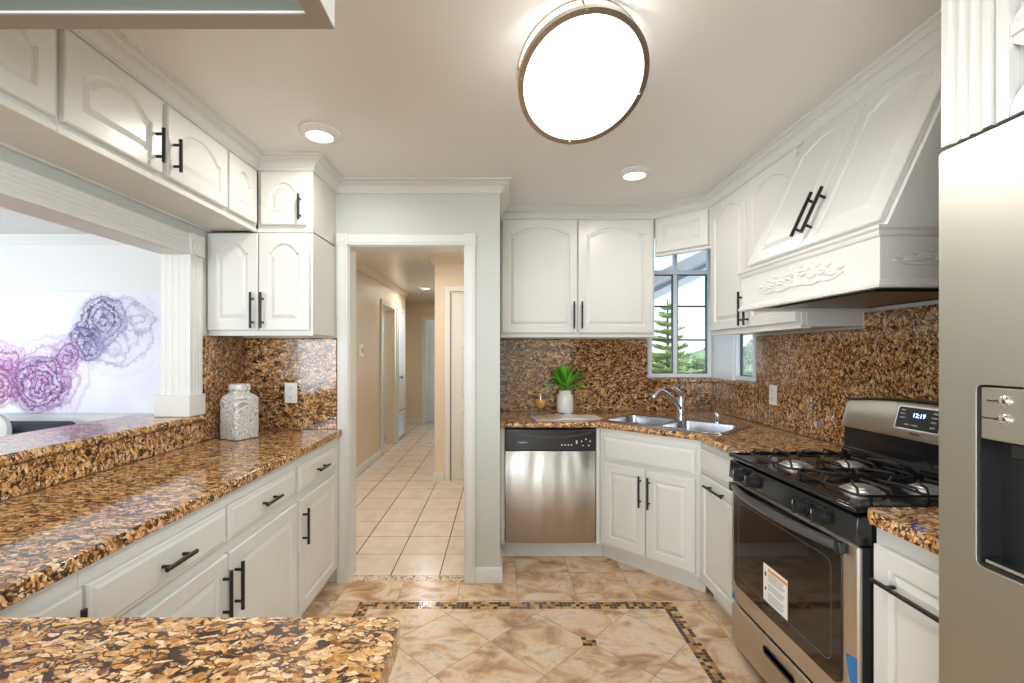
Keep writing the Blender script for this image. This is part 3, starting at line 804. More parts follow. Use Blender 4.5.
MB().box(.0, .0, 0, 1.22, .38, .099).build('toe_kick', M['cab'], r)

# soffit cabinets over the pass-through
def soff(y0, y1, label, doors):
    r = thing('wall_cabinet', label, 'cabinet', (-1.275, y0, 2.0), PI / 2)
    b = MB().box(0, 0, .004, y1 - y0 - .001, .253, .388); b.box(0, -.006, -.004, y1 - y0 - .001, .018, .014); b.box(0, .235, -.004, y1 - y0 - .001, .253, .004)
    b.build('cabinet_body', M['cab'], r, bev=.0015)
    for (x, w, hd) in doors:
        add_door(r, x, .032, w, .272, .055, handle=((x + (.030 if hd == 'L' else w - .034)), .122, .125, True) if hd else None)
    return r
soff(.912, 1.318, 'small white wall cabinet near the camera, high over the pass-through', [(.02, .371, 'L')])
soff(1.319, 2.129, 'wide white wall cabinet with paired arched doors and black pulls above the pass-through', [(.008, .386, 'R'), (.420, .383, 'L')])
soff(2.130, 2.408, 'narrow white wall cabinet above the pass-through, touching the corner cabinet', [(.008, .240, None)])
# corner cabinets on the door wall
r = thing('wall_cabinet', 'white corner wall cabinet with two arched doors above the ceramic jar', 'cabinet', (-1.528, 2.41, 1.455))
b = MB().box(0, 0, .008, .548, .333, .540); b.box(0, -.006, 0, .548, .02, .014); b.box(0, .31, 0, .548, .333, .008); b.build('cabinet_body', M['cab'], r, bev=.0015)
add_door(r, .006, .028, .262, .505, .05, handle=(.245, .13, .185, True))
add_door(r, .274, .028, .262, .505, .05, handle=(.297, .13, .185, True))
r = thing('wall_cabinet', 'small white top cabinet with one arched door, stacked on the corner cabinet', 'cabinet', (-1.268, 2.41, 2.0))
b = MB().box(0, 0, .004, .288, .333, .388); b.build('cabinet_body', M['cab'], r, bev=.0015)
b = MB().box(0, -.006, -.004, .288, .018, .014); b.build('bottom_rail', M['cab'], r, bev=.001)
add_door(r, .022, .032, .238, .272, .045, handle=(.232, .12, .13, True))
# hanging cabinet above the peninsula
r = thing('hanging_cabinet', 'white cabinet hung over the peninsula, seen from below at top left', 'cabinet', (-1.26, .50, 2.0))
W_, D_ = .936, .403
b = MB().box(0, 0, 0, W_, .04, .388); b.box(0, D_ - .04, 0, W_, D_, .388); b.box(0, .04, 0, .04, D_ - .04, .388); b.box(W_ - .04, .04, 0, W_, D_ - .04, .388)
b.build('cabinet_body', M['cab'], r, bev=.002)
MB().box(.04, .04, .004, W_ - .04, D_ - .04, .02).build('bottom_panel', M['underpanel'], r)
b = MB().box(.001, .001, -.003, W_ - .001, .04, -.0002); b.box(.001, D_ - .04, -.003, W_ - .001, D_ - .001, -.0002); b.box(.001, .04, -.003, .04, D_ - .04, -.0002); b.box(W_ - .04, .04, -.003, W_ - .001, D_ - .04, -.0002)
b.build('bottom_rim', M['underrim'], r)
b = MB(Matrix.Translation((W_, D_, 0)) @ Matrix.Rotation(PI, 4, 'Z'))
for x in (.02, .48): door_mesh(b, x, .032, .44, .272, .05)
b.build('door', M['cab'], r)

# ================================================================== RIGHT SIDE BASE
r = thing('filler_panel', 'thin white filler strip left of the dishwasher', 'panel', (.002, 3.03, 0))
MB().box(0, 0, .11, .028, .5, .876).build('panel_face', M['cab'], r, bev=.001)
r = thing('filler_panel', 'thin white filler strip between the dishwasher and the sink cabinet', 'panel', (.6345, 3.03, 0))
MB().box(0, 0, .11, .0235, .5, .876).build('panel_face', M['cab'], r, bev=.001)
b = MB().box(.002, 3.098, 0, .688, 3.112, .098)
tag(b.build('toe_kick', M['cab']), 'white toe kick board under the dishwasher', 'toe kick')

# dishwasher
r = thing('dishwasher', 'stainless steel dishwasher with black control panel, left of the sink cabinet', 'dishwasher', (.033, 3.03, 0))
w = .598
MB().box(.004, .032, .112, w - .004, .54, .870).build('tub', M['plastic'], r)
b = MB(); NX = 16; ls = []
for k in range(NX + 1):
    u = k / NX; x = .003 + (w - .006) * u; y = -.004 - .010 * (1 - (2 * u - 1) ** 2)
    ls.append([(x, .030, .118), (x, .030, .722), (x, y + .004, .722), (x, y, .716), (x, y, .124), (x, y + .004, .118)])
b.loops(ls); b.build('door_panel', M['dwsteel'], r, smooth=True)
b = MB(); ls = []
for k in range(NX + 1):
    u = k / NX; x = .002 + (w - .004) * u; y = -.006 - .012 * (1 - (2 * u - 1) ** 2)
    ls.append([(x, .030, .725), (x, .030, .868), (x, y + .006, .868), (x, y, .862), (x, y - .002, .730), (x, y + .002, .725)])
b.loops(ls); cp = b.build('control_panel', M['plastic'], r, smooth=True)
b = MB(); pts = []
for k in range(21):
    u = k / 20; pts.append((.03 + (w - .06) * u, -.0095 - .0125 * (1 - (2 * u - 1) ** 2), .845 - .030 * (1 - (2 * u - 1) ** 2)))
b.tube(pts, .0055, 8); b.build('handle', M['greyplastic'], r, smooth=True)
MB().box(.01, -.012, .856, w - .01, .01, .864).build('vent_strip', M['greyplastic'], r)
text('lettering', 'Frigidaire', .017, M['whiteink'], cp, (.115, -.0195, .782))
for k in range(4): MB().cyl((.372 + k * .021, -.016, .765), (.372 + k * .021, -.0212, .765), .005, 12).build('button', M['whiteink'], cp)
for (dx, dz) in ((0, .024), (-.028, .010), (.028, .010), (-.02, -.018), (.02, -.018)): MB().cyl((.530 + dx, -.008, .778 + dz), (.530 + dx, -.0172, .778 + dz), .0045, 12).build('button', M['whiteink'], cp)
MB().box(.464, -.0190, .772, .474, -.0150, .794).build('indicator', M['whiteink'], cp)

# sink base on the diagonal
r = thing('sink_cabinet', 'diagonal white sink cabinet with a false drawer and two doors in the corner', 'cabinet', (.66, 3.03, 0), -PI / 4)
w = .656
b = MB().box(.0, 0, .105, w, .018, .876); b.box(.02, .018, .105, .04, .5, .876); b.box(w - .04, .018, .105, w - .02, .5, .876); b.box(.04, .018, .105, w - .04, .5, .12)
b.build('cabinet_body', M['cab'], r, bev=.0015)
MB().box(-.032, .072, 0, w - .005, .086, .104).build('toe_kick', M['cab'], r)
add_door(r, .030, .675, .598, .150, drawer=True)
add_door(r, .030, .130, .296, .525, 0, handle=(.300, .525, .19, True))
add_door(r, .332, .130, .296, .525, 0, handle=(.358, .525, .19, True))
# cabinet left of the range
r = thing('base_cabinet', 'narrow white base cabinet with a horizontal pull between the sink cabinet and the range', 'cabinet', (1.124, 2.563, 0), -PI / 2)
carcass(r, .466, .52, .876, toe=True)
add_door(r, .018, .715, .430, .125, drawer=True)
add_door(r, .018, .115, .430, .585, 0, handle=(.225, .660, .20, False))
r = thing('base_cabinet', 'white base cabinet with a long horizontal pull between the range and the refrigerator', 'cabinet', (1.094, 1.337, 0), -PI / 2)
carcass(r, .336, .52, .876, toe=True)
add_door(r, .012, .115, .312, .70, 0, handle=(.175, .725, .27, False))

# ================================================================== RIGHT SIDE UPPERS
r = thing('wall_cabinet', 'white wall cabinet with two tall arched doors above the plant and dishwasher', 'cabinet', (.003, 3.27, 1.478))
b = MB().box(0, 0, .008, 1.094, .305, .909); b.box(0, -.006, 0, 1.094, .02, .014); b.box(0, .29, 0, 1.094, .305, .008); b.build('cabinet_body', M['cab'], r, bev=.0015)
add_door(r, .012, .030, .530, .800, .05, handle=(.518, .155, .19, True))
add_door(r, .550, .030, .530, .800, .05, handle=(.574, .155, .19, True))
r = thing('wall_cabinet', 'small diagonal white cabinet above the corner window', 'cabinet', (1.10, 3.27, 2.05), -PI / 4)
w = .394
b = MB().box(.002, 0, 0, w - .002, .035, .338); b.build('cabinet_body', M['cab'], r, bev=.0015)
add_door(r, .018, .022, w - .036, .232, 0)
r = thing('wall_cabinet', 'white wall cabinet partly hidden behind the range hood, right of the corner window', 'cabinet', (1.38, 2.985, 1.478), -PI / 2)
w = .883
b = MB().box(0, 0, .008, w, .2985, .909); b.box(0, -.006, 0, w, .02, .014); b.build('cabinet_body', M['cab'], r, bev=.0015)
b = MB().box(w - .001, .02, .0, w + .004, .038, .9); b.box(w - .001, .28, 0, w + .004, .2985, .9); b.build('end_stile', M['cab'], r)
add_door(r, .012, .030, .424, .800, .05, handle=(.412, .135, .19, True))
add_door(r, .444, .030, .424, .800, .05, handle=(.468, .135, .19, True))

# range hood (local x runs toward the camera, y into the wall)
r = thing('range_hood', 'white wooden range hood with slanted doors and carved scrolls over the range', 'range hood', (1.09, 2.072, 1.552), -PI / 2)
w = .752; dp = .587
b = MB().box(0, 0, 0, w, .018, .166); b.box(0, .018, 0, .018, dp - .02, .166); b.box(w - .018, .018, 0, w, dp - .02, .166)
b.build('lower_band', M['cab'], r, bev=.001)
MB().box(.019, .019, .012, w - .019, dp - .03, .024).build('dark_liner', M['black'], r)
b = MB().box(.12, .08, .003, w - .12, dp - .16, .0118); b.build('vent_insert', M['plastic'], r, bev=.002)
MP = [(-.001, .0), (.010, .0), (.012, .008), (.008, .012), (.008, .018), (.003, .024), (-.001, .024)]
b = MB(); lp = [(0, dp - .03), (0, 0), (w, 0), (w, dp - .03)]
sweep(b, lp, [(o_, z) for o_, z in MP]); b.build('lower_moulding', M['cab'], r, smooth=True)
TP = [(-.001, .147), (.004, .147), (.010, .155), (.010, .161), (.018, .168), (.018, .176), (-.02, .182), (-.02, .172)]
b = MB(); sweep(b, lp, TP); b.build('upper_moulding', M['cab'], r, smooth=True)
# sloped body
zs, zt, ys, yt = .176, .765, .022, .292
b = MB().ext([(.004, ys, zs), (.004, yt, zt), (.004, yt, .838), (.004, dp - .001, .838), (.004, dp - .001, zs)], (w - .008, 0, 0)); b.build('sloped_body', M['cab'], r, bev=.001)
sl = math.atan2(yt - ys, zt - zs); SL = math.hypot(yt - ys, zt - zs)
mt = Matrix.Translation((0, ys, zs)) @ Matrix.Rotation(-sl, 4, 'X')
add_door(r, .018, .018, .353, SL - .03, .05, handle=(.345, .150, .18, True), mtx=mt)
add_door(r, .379, .018, .353, SL - .03, .05, handle=(.402, .150, .18, True), mtx=mt)
MB().box(.002, dp - .0225, .018, w + .315, dp - .001, .050).build('wall_strip', M['cab'], r)
def scroll(mb, cx, cz, sx, sz, axis, off):
    def P(a, c):
        return (cx + a, off, cz + c) if axis == 'x' else (off, cx + a, cz + c)
    def spiral(x0, z0, r0, turns, a0, dirn, n=26):
        pts = []
        for k in range(n + 1):
            t = k / n; rad = r0 * (1 - .82 * t); a = a0 + dirn * turns * 2 * PI * t
            pts.append(P((x0 + rad * math.cos(a)) * sx, (z0 + rad * math.sin(a)) * sz))
        return pts
    R = .0072
    for s_ in (1, -1):
        a0 = 0 if s_ > 0 else PI
        st = [P(s_ * x * sx, z * sz) for x, z in ((0.02, -.38), (.12, -.30), (.25, -.42), (.40, -.48), (.55, -.36), (.70, -.44), (.84, -.40), (1.0, -.18))]
        # smooth the stem
        sm = []
        for i in range(len(st) - 1):
            for k in range(4):
                sm.append(tuple(st[i][j] * (1 - k / 4) + st[i + 1][j] * k / 4 for j in range(3)))
        sm.append(st[-1]); mb.tube(sm, [R * (1 - .5 * k / len(sm)) for k in range(len(sm))], 8)
        for (x0, z0, r0, a) in ((.14, .25, .16, -.6), (.34, .05, .13, -.9), (.55, .10, .14, -.7), (.76, -.06, .12, -.8)):
            pts = spiral(s_ * x0, z0 * 1.3, r0, 1.35, (-PI / 2 if s_ > 0 else -PI / 2), s_)
            mb.tube(pts, [R * .9 * (1 - .5 * k / len(pts)) for k in range(len(pts))], 8)
        for (x0, z0, an) in ((.24, .30, .9), (.45, .38, .7), (.66, .28, .5), (.88, .02, .3), (.10, .62, 1.2), (.30, -.15, .6), (.62, -.15, .4)):
            a = an; l = .17
            p0 = P(s_ * x0 * sx, z0 * sz); p1 = P(s_ * (x0 + l * .5 * math.cos(a)) * sx, (z0 + l * 1.1 * math.sin(a)) * sz); p2 = P(s_ * (x0 + l * math.cos(a)) * sx, (z0 + l * 1.6 * math.sin(a)) * sz)
            mb.tube([p0, p1, p2], [.002, .007, .001], 8)
    mb.tube([P(0, -.5 * sz), P(0, 0), P(0, .9 * sz)], [.003, .008, .002], 8)
    return mb
scroll(MB(), w / 2, .082, .235, .060, 'x', -.001).build('carved_scroll', M['cab'], r, smooth=True)
scroll(MB(), 17e-2 + .09, .084, .22, .040, 'y', w + .001).build('carved_scroll', M['cab'], r, smooth=True)

# ================================================================== GAS RANGE
r = thing('gas_range', 'stainless and black gas range under the hood', 'stove', (1.05, 2.090, 0), -PI / 2)
w = .745
MB().box(0, .052, .035, w, .618, .893).build('range_body', M['gloss'], r, bev=.003)
for fx in (.05, w - .05):
    for fy in (.09, .57): MB().cyl((fx, fy, 0), (fx, fy, .036), .018, 14).build('foot', M['plastic'], r)
# storage drawer
b = MB()
b.loops([[(x_, y_, z_) for x_, z_ in rr(.003, .062, w - .003, .243, .006, 3)] for y_ in (.05, .006)] + [[(x_, 0, z_) for x_, z_ in rr(.008, .067, w - .008, .238, .006, 3)]])
dr = b.build('storage_drawer', M['steel'], r, smooth=True)
b = MB().loops([[(x_, y_, z_) for x_, z_ in rr(.255 + i_, .172 + i_, .455 - i_, .206 - i_, .016 - i_, 5)] for y_, i_ in ((.0, 0), (-.003, .0), (-.003, .004), (.0015, .008))])
b.build('recessed_handle', M['plastic'], dr, smooth=True)
# oven door
b = MB().loops([[(x_, y_, z_) for x_, z_ in rr(.003, .255, w - .003, .792, .006, 3)] for y_ in (.012, .005)] + [[(x_, 0, z_) for x_, z_ in rr(.008, .260, w - .008, .787, .006, 3)]])
od = b.build('oven_door', M['steel'], r, smooth=True)
MB().box(.004, .0125, .257, w - .004, .0515, .791).build('door_core', M['plastic'], od)
b = MB().loops([[(x_, y_, z_) for x_, z_ in rr(.032 + i_, .335 + i_, .680 - i_, .785 - i_, .035 - i_, 6)] for y_, i_ in ((-.0005, 0), (-.004, 0), (-.005, .001))])
b.build('oven_window', M['glassblk'], od, smooth=True)
ob = [(x_, z_) for x_, z_ in rr(.075, .385, .640, .715, .03, 6)]; ib = [(x_, z_) for x_, z_ in rr(.079, .389, .636, .711, .026, 6)]
b = MB().loops([[(x_, -.0052, z_) for x_, z_ in ob], [(x_, -.0058, z_) for x_, z_ in ob], [(x_, -.0058, z_) for x_, z_ in ib], [(x_, -.0052, z_) for x_, z_ in ib]], False, False)
b.build('window_outline', M['greyplastic'], od)
# bowed handle
ls = []
for k in range(25):
    u = k / 24; x = .028 + (w - .085) * u; y = -.010 - .048 * (1 - (2 * u - 1) ** 2) ** .8
    ls.append([(x, y + .012, .752), (x, y, .756), (x, y - .006, .768), (x, y, .782), (x, y + .012, .786)])
b = MB().loops(ls); hd = b.build('door_handle', M['greyplastic'], od, smooth=True)
for x_ in (.02, w - .075): MB().box(x_, -.022, .75, x_ + .025, -.0055, .787).build('handle_bracket', M['plastic'], hd, bev=.003)
# sticker
st = MB().box(.268, -.0068, .392, .420, -.0060, .536).build('warning_label', M['whiteplastic'], od); st['label'] = 'white printed label stuck on the oven window'
MB().box(.300, -.0074, .515, .418, -.0069, .526).build('orange_band', M['orange'], st)
b = MB()
for k in range(13):
    z = .505 - k * .0085
    if k in (4, 8): continue
    b.box(.300, -.0073, z, .300 + .112 * random.uniform(.8, 1), -.0069, z + .0028)
b.build('printed_lines', M['greyink'], st)
for z_, h_ in ((.490, .016), (.435, .011)): MB().box(.278, -.0073, z_, .288, -.0069, z_ + h_).build('printed_symbol', M['ink'], st)
b = MB().add([(.695, -.0012, .455), (.735, -.0012, .470), (.735, -.0012, .330), (.72, -.0012, .365), (.704, -.0012, .40)], [(0, 4, 3, 2, 1)]); b2 = MB().ext([(.695, -.0005, .452), (.738, -.0005, .462), (.738, -.0005, .325), (.722, -.0005, .360), (.704, -.0005, .40)], (0, -.0012, 0))
t = b2.build('tape_strip', M['tape'], od); t['label'] = 'torn blue tape on the right edge of the oven door'
t = MB().ext([(.012, -.0005, .262), (.036, -.0005, .262), (.030, -.0005, .285), (.018, -.0005, .300)], (0, -.0012, 0)).build('tape_strip', M['tape'], od); t['label'] = 'scrap of blue tape at the lower left of the oven door'
t = MB().ext([(.640, -.0005, .262), (.668, -.0005, .262), (.668, -.0005, .300), (.640, -.0005, .305)], (0, -.0012, 0)).build('tape_strip', M['tape'], od); t['label'] = 'scrap of blue tape at the lower right of the oven door'
# control panel and knobs
b = MB().ext([(0, .052, .797), (0, -.002, .797), (0, -.012, .806), (0, -.004, .880), (0, .052, .893)], (w, 0, 0)); cp = b.build('control_panel', M['gloss'], r, bev=.003)
for kx in (.112, .205, .510, .605):
    b = MB().cyl((kx, -.006, .838), (kx, -.013, .838), .031, 24); b.cyl((kx, -.013, .838), (kx, -.034, .838), .025, 24, .021); b.box(kx - .0045, -.046, .815, kx + .0045, -.032, .861)
    kn = b.build('knob', M['plastic'], cp, smooth=True)
    MB().box(kx - .0010, -.0468, .846, kx + .0010, -.0458, .859).build('pointer', M['whiteink'], kn)
    
b = MB()
for kx in (.112, .205, .510, .605): b.box(kx - .003, -.0095, .868, kx + .003, -.0060, .871)
# cooktop
b = MB().box(0, -.014, .8935, w, .50, .908); b.build('cooktop', M['gloss'], r, bev=.006, seg=3)
b = MB(); b.box(0, -.010, .907, w, .004, .9135); b.box(0, .004, .907, .012, .50, .9135); b.box(w - .012, .004, .907, w, .50, .9135); b.build('cooktop_rim', M['gloss'], r, bev=.003, seg=3)
burn = [(.24, .14), (.575, .14), (.24, .355), (.575, .355)]
for bx, by in burn:
    bb = MB().lathe([(.062, 0), (.062, .003), (.050, .006), (.048, .012), (.030, .013)], (bx, by, .908), 30).build('burner', M['alu'], r, smooth=True)
    MB().lathe([(.036, 0), (.038, .002), (.036, .005), (.012, .006)], (bx, by, .9212), 26).build('burner_cap', M['alu'], bb, smooth=True)
def bez(pts, n=6):
    out = []
    for i in range(len(pts) - 1):
        for k in range(n): out.append(tuple(pts[i][j] * (1 - k / n) + pts[i + 1][j] * k / n for j in range(3)))
    out.append(pts[-1]); return out
for gx0, gx1 in ((.085, .372), (.395, w - .045)):
    b = MB(); zt_ = .948; R = .0042
    fr = rr(gx0, .035, gx1, .470, .03, 5)
    b.tube([(x_, y_, .930) for x_, y_ in fr], R, 8, closed=True)
    cx = (gx0 + gx1) / 2
    for cy in (.14, .355):
        for a in range(4):
            an = a * PI / 2; dx, dy = math.cos(an), math.sin(an)
            ex = {0: gx1, 2: gx0}.get(a, cx); ey = {1: min(cy + .108, .468), 3: max(cy - .103, .037)}.get(a, cy)
            b.tube([(cx + dx * .022, cy + dy * .022, .9465), (cx + dx * .055, cy + dy * .055, zt_), (ex - dx * .012, ey - dy * .012, zt_), (ex, ey, .930)], R, 8)
        for sx_ in (-1, 1):
            for sy_ in (-1, 1):
                b.tube([(cx + sx_ * .045, cy + sy_ * .045, zt_), (cx + sx_ * .09, cy + sy_ * .075, zt_), (cx + sx_ * .125, cy + sy_ * .09, zt_ - .002), (cx + sx_ * .14, cy + sy_ * .098, .930)], R * .9, 8)
    b.tube([(gx0, .248, .930), (gx1, .248, .930)], R, 8)
    for x_ in (gx0 + .004, gx1 - .004):
        for y_ in (.075, .248, .43): b.cyl((x_, y_, .931), (x_, y_, .909), R, 8)
    b.build('grate', M['black'], r, smooth=True)
# backguard
b = MB().ext([(0, .50, .894), (0, .50, .935), (0, .512, .945), (0, .515, 1.035), (0, .600, 1.035), (0, .600, .894)], (w, 0, 0)); b.build('backguard_base', M['gloss'], r, bev=.002)
ls = []
for k in range(25):
    u = k / 24; x = .004 + (w - .008) * u; zt_ = 1.152 + .022 * (1 - (2 * u - 1) ** 2)
    ls.append([(x, .600, 1.036), (x, .600, zt_), (x, .535, zt_), (x, .527, zt_ - .008), (x, .498, 1.046), (x, .502, 1.036)])
b = MB().loops(ls); bg = b.build('backguard_panel', M['steel'], r, smooth=True)
ls2 = []
for k in range(25):
    u = k / 24; x = .002 + (w - .004) * u; zt_ = 1.1525 + .022 * (1 - (2 * u - 1) ** 2)
    ls2.append([(x, .602, zt_), (x, .602, zt_ + .008), (x, .534, zt_ + .008), (x, .530, zt_ + .004), (x, .533, zt_)])
MB().loops(ls2).build('backguard_cap', M['plastic'], r, smooth=True)
tl = math.atan2(.029, .106)
mt = Matrix.Translation((0, .4975, 1.046)) @ Matrix.Rotation(-tl, 4, 'X')
b = MB(mt).loops([[(x_, y_, z_) for x_, z_ in rr(.283, .030, .460, .112, .006, 4)] for y_ in (.002, -.004)]); dsp = b.build('display', M['gloss'], bg)
b = MB(mt)
for x_ in (.277, .460): b.box(x_, -.005, .025, x_ + .005, .002, .116)
b.box(.277, -.005, .112, .465, .002, .117); b.box(.277, -.005, .025, .465, .002, .030); b.build('display_frame', M['chrome'], bg)
def disp_text(s, sz, m, x_, z_, par):
    p_ = mt @ Vector((x_, -.0048, z_)); return text('lettering', s, sz, m, par, p_, (PI / 2 - tl, 0, 0))
disp_text('12:19', .024, M['clock'], .372, .083, dsp)
for (s_, x_, z_) in (('BAKE', .303, .100), ('BROIL', .303, .086), ('CLEAN', .306, .070), ('START', .330, .045), ('CANCEL', .362, .045), ('TIMER', .435, .098), ('CLOCK', .435, .083), ('OVEN', .435, .066), ('LIGHT', .435, .046)):
    disp_text(s_, .0075, M['whiteink'], x_, z_, dsp)
disp_text('Amana', .016, M['ink'], .372, .014, bg)

# ================================================================== REFRIGERATOR
r = thing('refrigerator', 'stainless steel side by side refrigerator at the right edge', 'refrigerator', (.94, .988, 0), -PI / 2)
w = .905
MB().box(.006, .075, .02, w - .006, .735, 1.775).build('refrigerator_body', M['greyplastic'], r, bev=.004)
# freezer door with dispenser opening
fw_ = .452
def fplate(x0, x1, hole=None):
    m_ = Matrix(((1, 0, 0, 0), (0, 0, -1, 0), (0, 1, 0, 0), (0, 0, 0, 1)))   # plate xy -> xz, z -> -y
    b = MB(m_); b.plate(rr(x0, .06, x1, 1.790, .008, 3), [hole] if hole else [], -.070, 0)
    return b
hx0, hx1, hz0, hz1 = .080, .345, .945, 1.300
fplate(.002, fw_, rr(hx0, hz0, hx1, hz1, .012, 4)).build('freezer_door', M['fsteel'], r, bev=.004, seg=3)
fplate(fw_ + .005, w - .002).build('refrigerator_door', M['fsteel'], r, bev=.004, seg=3)
for hx in (fw_ - .045, fw_ + .050):
    b = MB().tube([(hx, -.002, .62), (hx, -.05, .66), (hx, -.055, 1.0), (hx, -.05, 1.50), (hx, -.002, 1.54)], .011, 12); b.build('door_handle', M['fsteel'], r, smooth=True)
b = MB().box(hx0 + .002, .045, hz0 + .002, hx1 - .002, .069, hz1 - .002); b.box(hx0 + .001, .003, hz0 + .001, hx0 + .006, .045, hz1 - .001); b.box(hx1 - .006, .003, hz0 + .001, hx1 - .001, .045, hz1 - .001); b.box(hx0 + .006, .003, hz0 + .001, hx1 - .006, .045, hz0 + .008)
dc = b.build('dispenser_recess', M['plastic'], r)
MB().box(hx0 + .007, .002, 1.195, hx1 - .007, .044, hz1 - .004).build('dispenser_panel', M['fsteel'], dc, bev=.002)
MB().box(hx0 + .05, .010, 1.165, hx1 - .05, .044, 1.194).build('dispenser_spout', M['plastic'], dc, bev=.004)
b = MB().box(hx0 + .012, .006, hz0 + .010, hx1 - .012, .042, hz0 + .016); b.build('drip_tray', M['chrome'], dc)
for k, (zz, s_) in enumerate(((1.271, 'Freezer'), (1.237, 'Power Cool'))):
    b = MB().lathe([(.011, 0), (.011, .003), (.009, .0045), (.004, .005)], (0, 0, 0), 24); b.m = Matrix.Identity(4)
    b.v = [Vector((hx0 + .050 + p.x, .002 - p.z, zz + p.y)) for p in b.v]
    bt = b.build('button', M['chrome'], dc, smooth=True)
    text('lettering', s_, .0060, M['ink'], dc, (hx0 + .037, .0012, zz), align='RIGHT')
b = MB()
# cabinet with wine rack over the refrigerator
r = thing('wine_rack_cabinet', 'white fluted cabinet with lattice wine rack above the refrigerator', 'cabinet', (.945, .987, 1.802), -PI / 2)
h = .585
b = MB().box(0, .026, 0, .018, .73, h); b.box(w - .018, .026, 0, w, .73, h); b.box(.018, .026, 0, w - .018, .73, .018); b.box(.018, .026, h - .018, w - .018, .73, h); b.box(.018, .71, .018, w - .018, .73, h - .018)
b.box(.118, .026, .018, .134, .71, h - .018); b.build('cabinet_body', M['trim'], r)
for x0 in (0, w - .128):
    pr = fluted_profile(.100, .024, 3, g=.010, dep=.007)
    b = MB().ext([(x0 + q[0], .0255 - q[1], 0) for q in pr], (0, 0, h)); b.box(x0 + .100, .010, 0, x0 + .104, .0255, h); b.box(x0 + .106, .005, 0, x0 + .128, .0255, h); b.build('fluted_pilaster', M['trim'], r)
b = MB()
for zz in (0, .150, .300, .450, h - .02): b.box(.128, .006, zz, w - .128, .0255, zz + .022)
b.build('rack_rail', M['trim'], r, bev=.002)
b = MB(); n_ = 4; cwid = (w - .256) / n_
for i in range(n_):
    for j in range(4):
        x0 = .128 + i * cwid; x1 = x0 + cwid; z0_ = (0.022, .172, .322, .472)[j]; z1_ = (.150, .300, .450, h - .02)[j]
        t_ = .010
        for (a_, c_, e_, f_) in ((x0, z0_, x1, z1_), (x0, z1_, x1, z0_)):
            d_ = Vector((e_ - a_, 0, f_ - c_)).normalized(); nn = Vector((-d_.z, 0, d_.x)) * t_
            A, B = Vector((a_, .012, c_)), Vector((e_, .012, f_))
            b.ext([A + nn, B + nn, B - nn, A - nn], (0, .25, 0))
b.build('lattice', M['trim'], r)

# ================================================================== SINK, FAUCET
r = thing('kitchen_sink', 'double bowl stainless steel sink set diagonally in the corner counter', 'sink', (.66, 3.03, CT), -PI / 4)
bA = rr(-.005, .068, .350, .408, .05, 6); bB = rr(.378, .068, .735, .408, .05, 6)
b = MB().plate(rr(-.038, .030, .768, .515, .03, 5), [bA, bB], .001, .0055); b.build('sink_rim', M['sinksteel'], r, bev=.002)
for bl in (bA, bB):
    cx = sum(p[0] for p in bl) / len(bl); cy = sum(p[1] for p in bl) / len(bl)
    def ins(k, z): return [(cx + (p[0] - cx) * k, cy + (p[1] - cy) * k, z) for p in bl]
    ls = [ins(1.0, .005), ins(.985, -.010), ins(.96, -.14), ins(.90, -.165), ins(.5, -.172), ins(.12, -.175)]
    ls2 = [ins(.12, -.178), ins(.5, -.175), ins(.91, -.168), ins(.97, -.14), ins(.995, -.010), ins(1.012, .0005)]
    bw_ = MB().loops(ls + ls2, False, False).build('bowl', M['sinksteel'], r, smooth=True)
    MB().lathe([(.045, 0), (.045, .004), (.030, .002), (.010, .001)], (cx, cy, -.1755), 24).build('drain', M['chrome'], bw_, smooth=True)
fx, fy = dl(.340, .465)
r = thing('faucet', 'chrome single lever faucet with arched spout behind the sink', 'faucet', (fx, fy, CT + .006))
MB().lathe([(.034, 0), (.034, .006), (.028, .014), (.024, .10), (.026, .135), (.022, .152), (.008, .162)], (0, 0, 0), 28).build('faucet_body', M['chrome'], r, smooth=True)
sp_ = []
tip = Vector((-.235, -.13))
for k in range(22):
    u = k / 21
    q = tip * (u ** 1.05); z = .085 + .145 * math.sin(min(u * 1.18, 1) * PI / 2) - (.055 * max(0, (u - .72) / .28) ** 1.6)
    sp_.append((q.x, q.y, z - .03))
MB().tube(sp_, [.019 - .005 * min(1, k / 10) for k in range(18)] + [.014, .016, .017, .017], 14).build('spout', M['chrome'], r, smooth=True)
MB().tube([(0, 0, .150), (-.01, -.005, .172), (-.035, -.02, .195), (-.075, -.045, .215)], [.019, .016, .012, .009], 12).build('lever_handle', M['chrome'], r, smooth=True)
sx_, sy_ = dl(.575, .465)
r = thing('soap_dispenser', 'small chrome cap dispenser on the right of the faucet', 'soap dispenser', (sx_, sy_, CT + .006))
MB().lathe([(.020, 0), (.020, .004), (.017, .007), (.017, .030), (.024, .033), (.024, .058), (.019, .063)], (0, 0, 0), 24).build('dispenser_body', M['chrome'], r, smooth=True)

# ================================================================== THINGS ON THE COUNTERS
r = thing('ceramic_jar', 'square grey and white swirled ceramic jar with lid on the left counter', 'jar', (-1.375, 2.43, CT + .001), math.radians(-24))
b = MB(); ls = []
def sq(s_, z, r_): return [(x_, y_, z) for x_, y_ in rr(-s_, -s_, s_, s_, r_, 4)]
b.loops([sq(.062, 0, .014), sq(.067, .004, .016), sq(.068, .02, .016), sq(.068, .205, .018), sq(.066, .218, .022), sq(.057, .230, .028), sq(.044, .238, .030), sq(.042, .250, .030)])
b.build('jar_body', M['jar'], r, smooth=True)
b = MB().loops([sq(.042, .251, .030), sq(.047, .254, .034), sq(.047, .278, .034), sq(.043, .286, .032), sq(.02, .289, .018)]); b.build('lid', M['jar'], r, smooth=True)

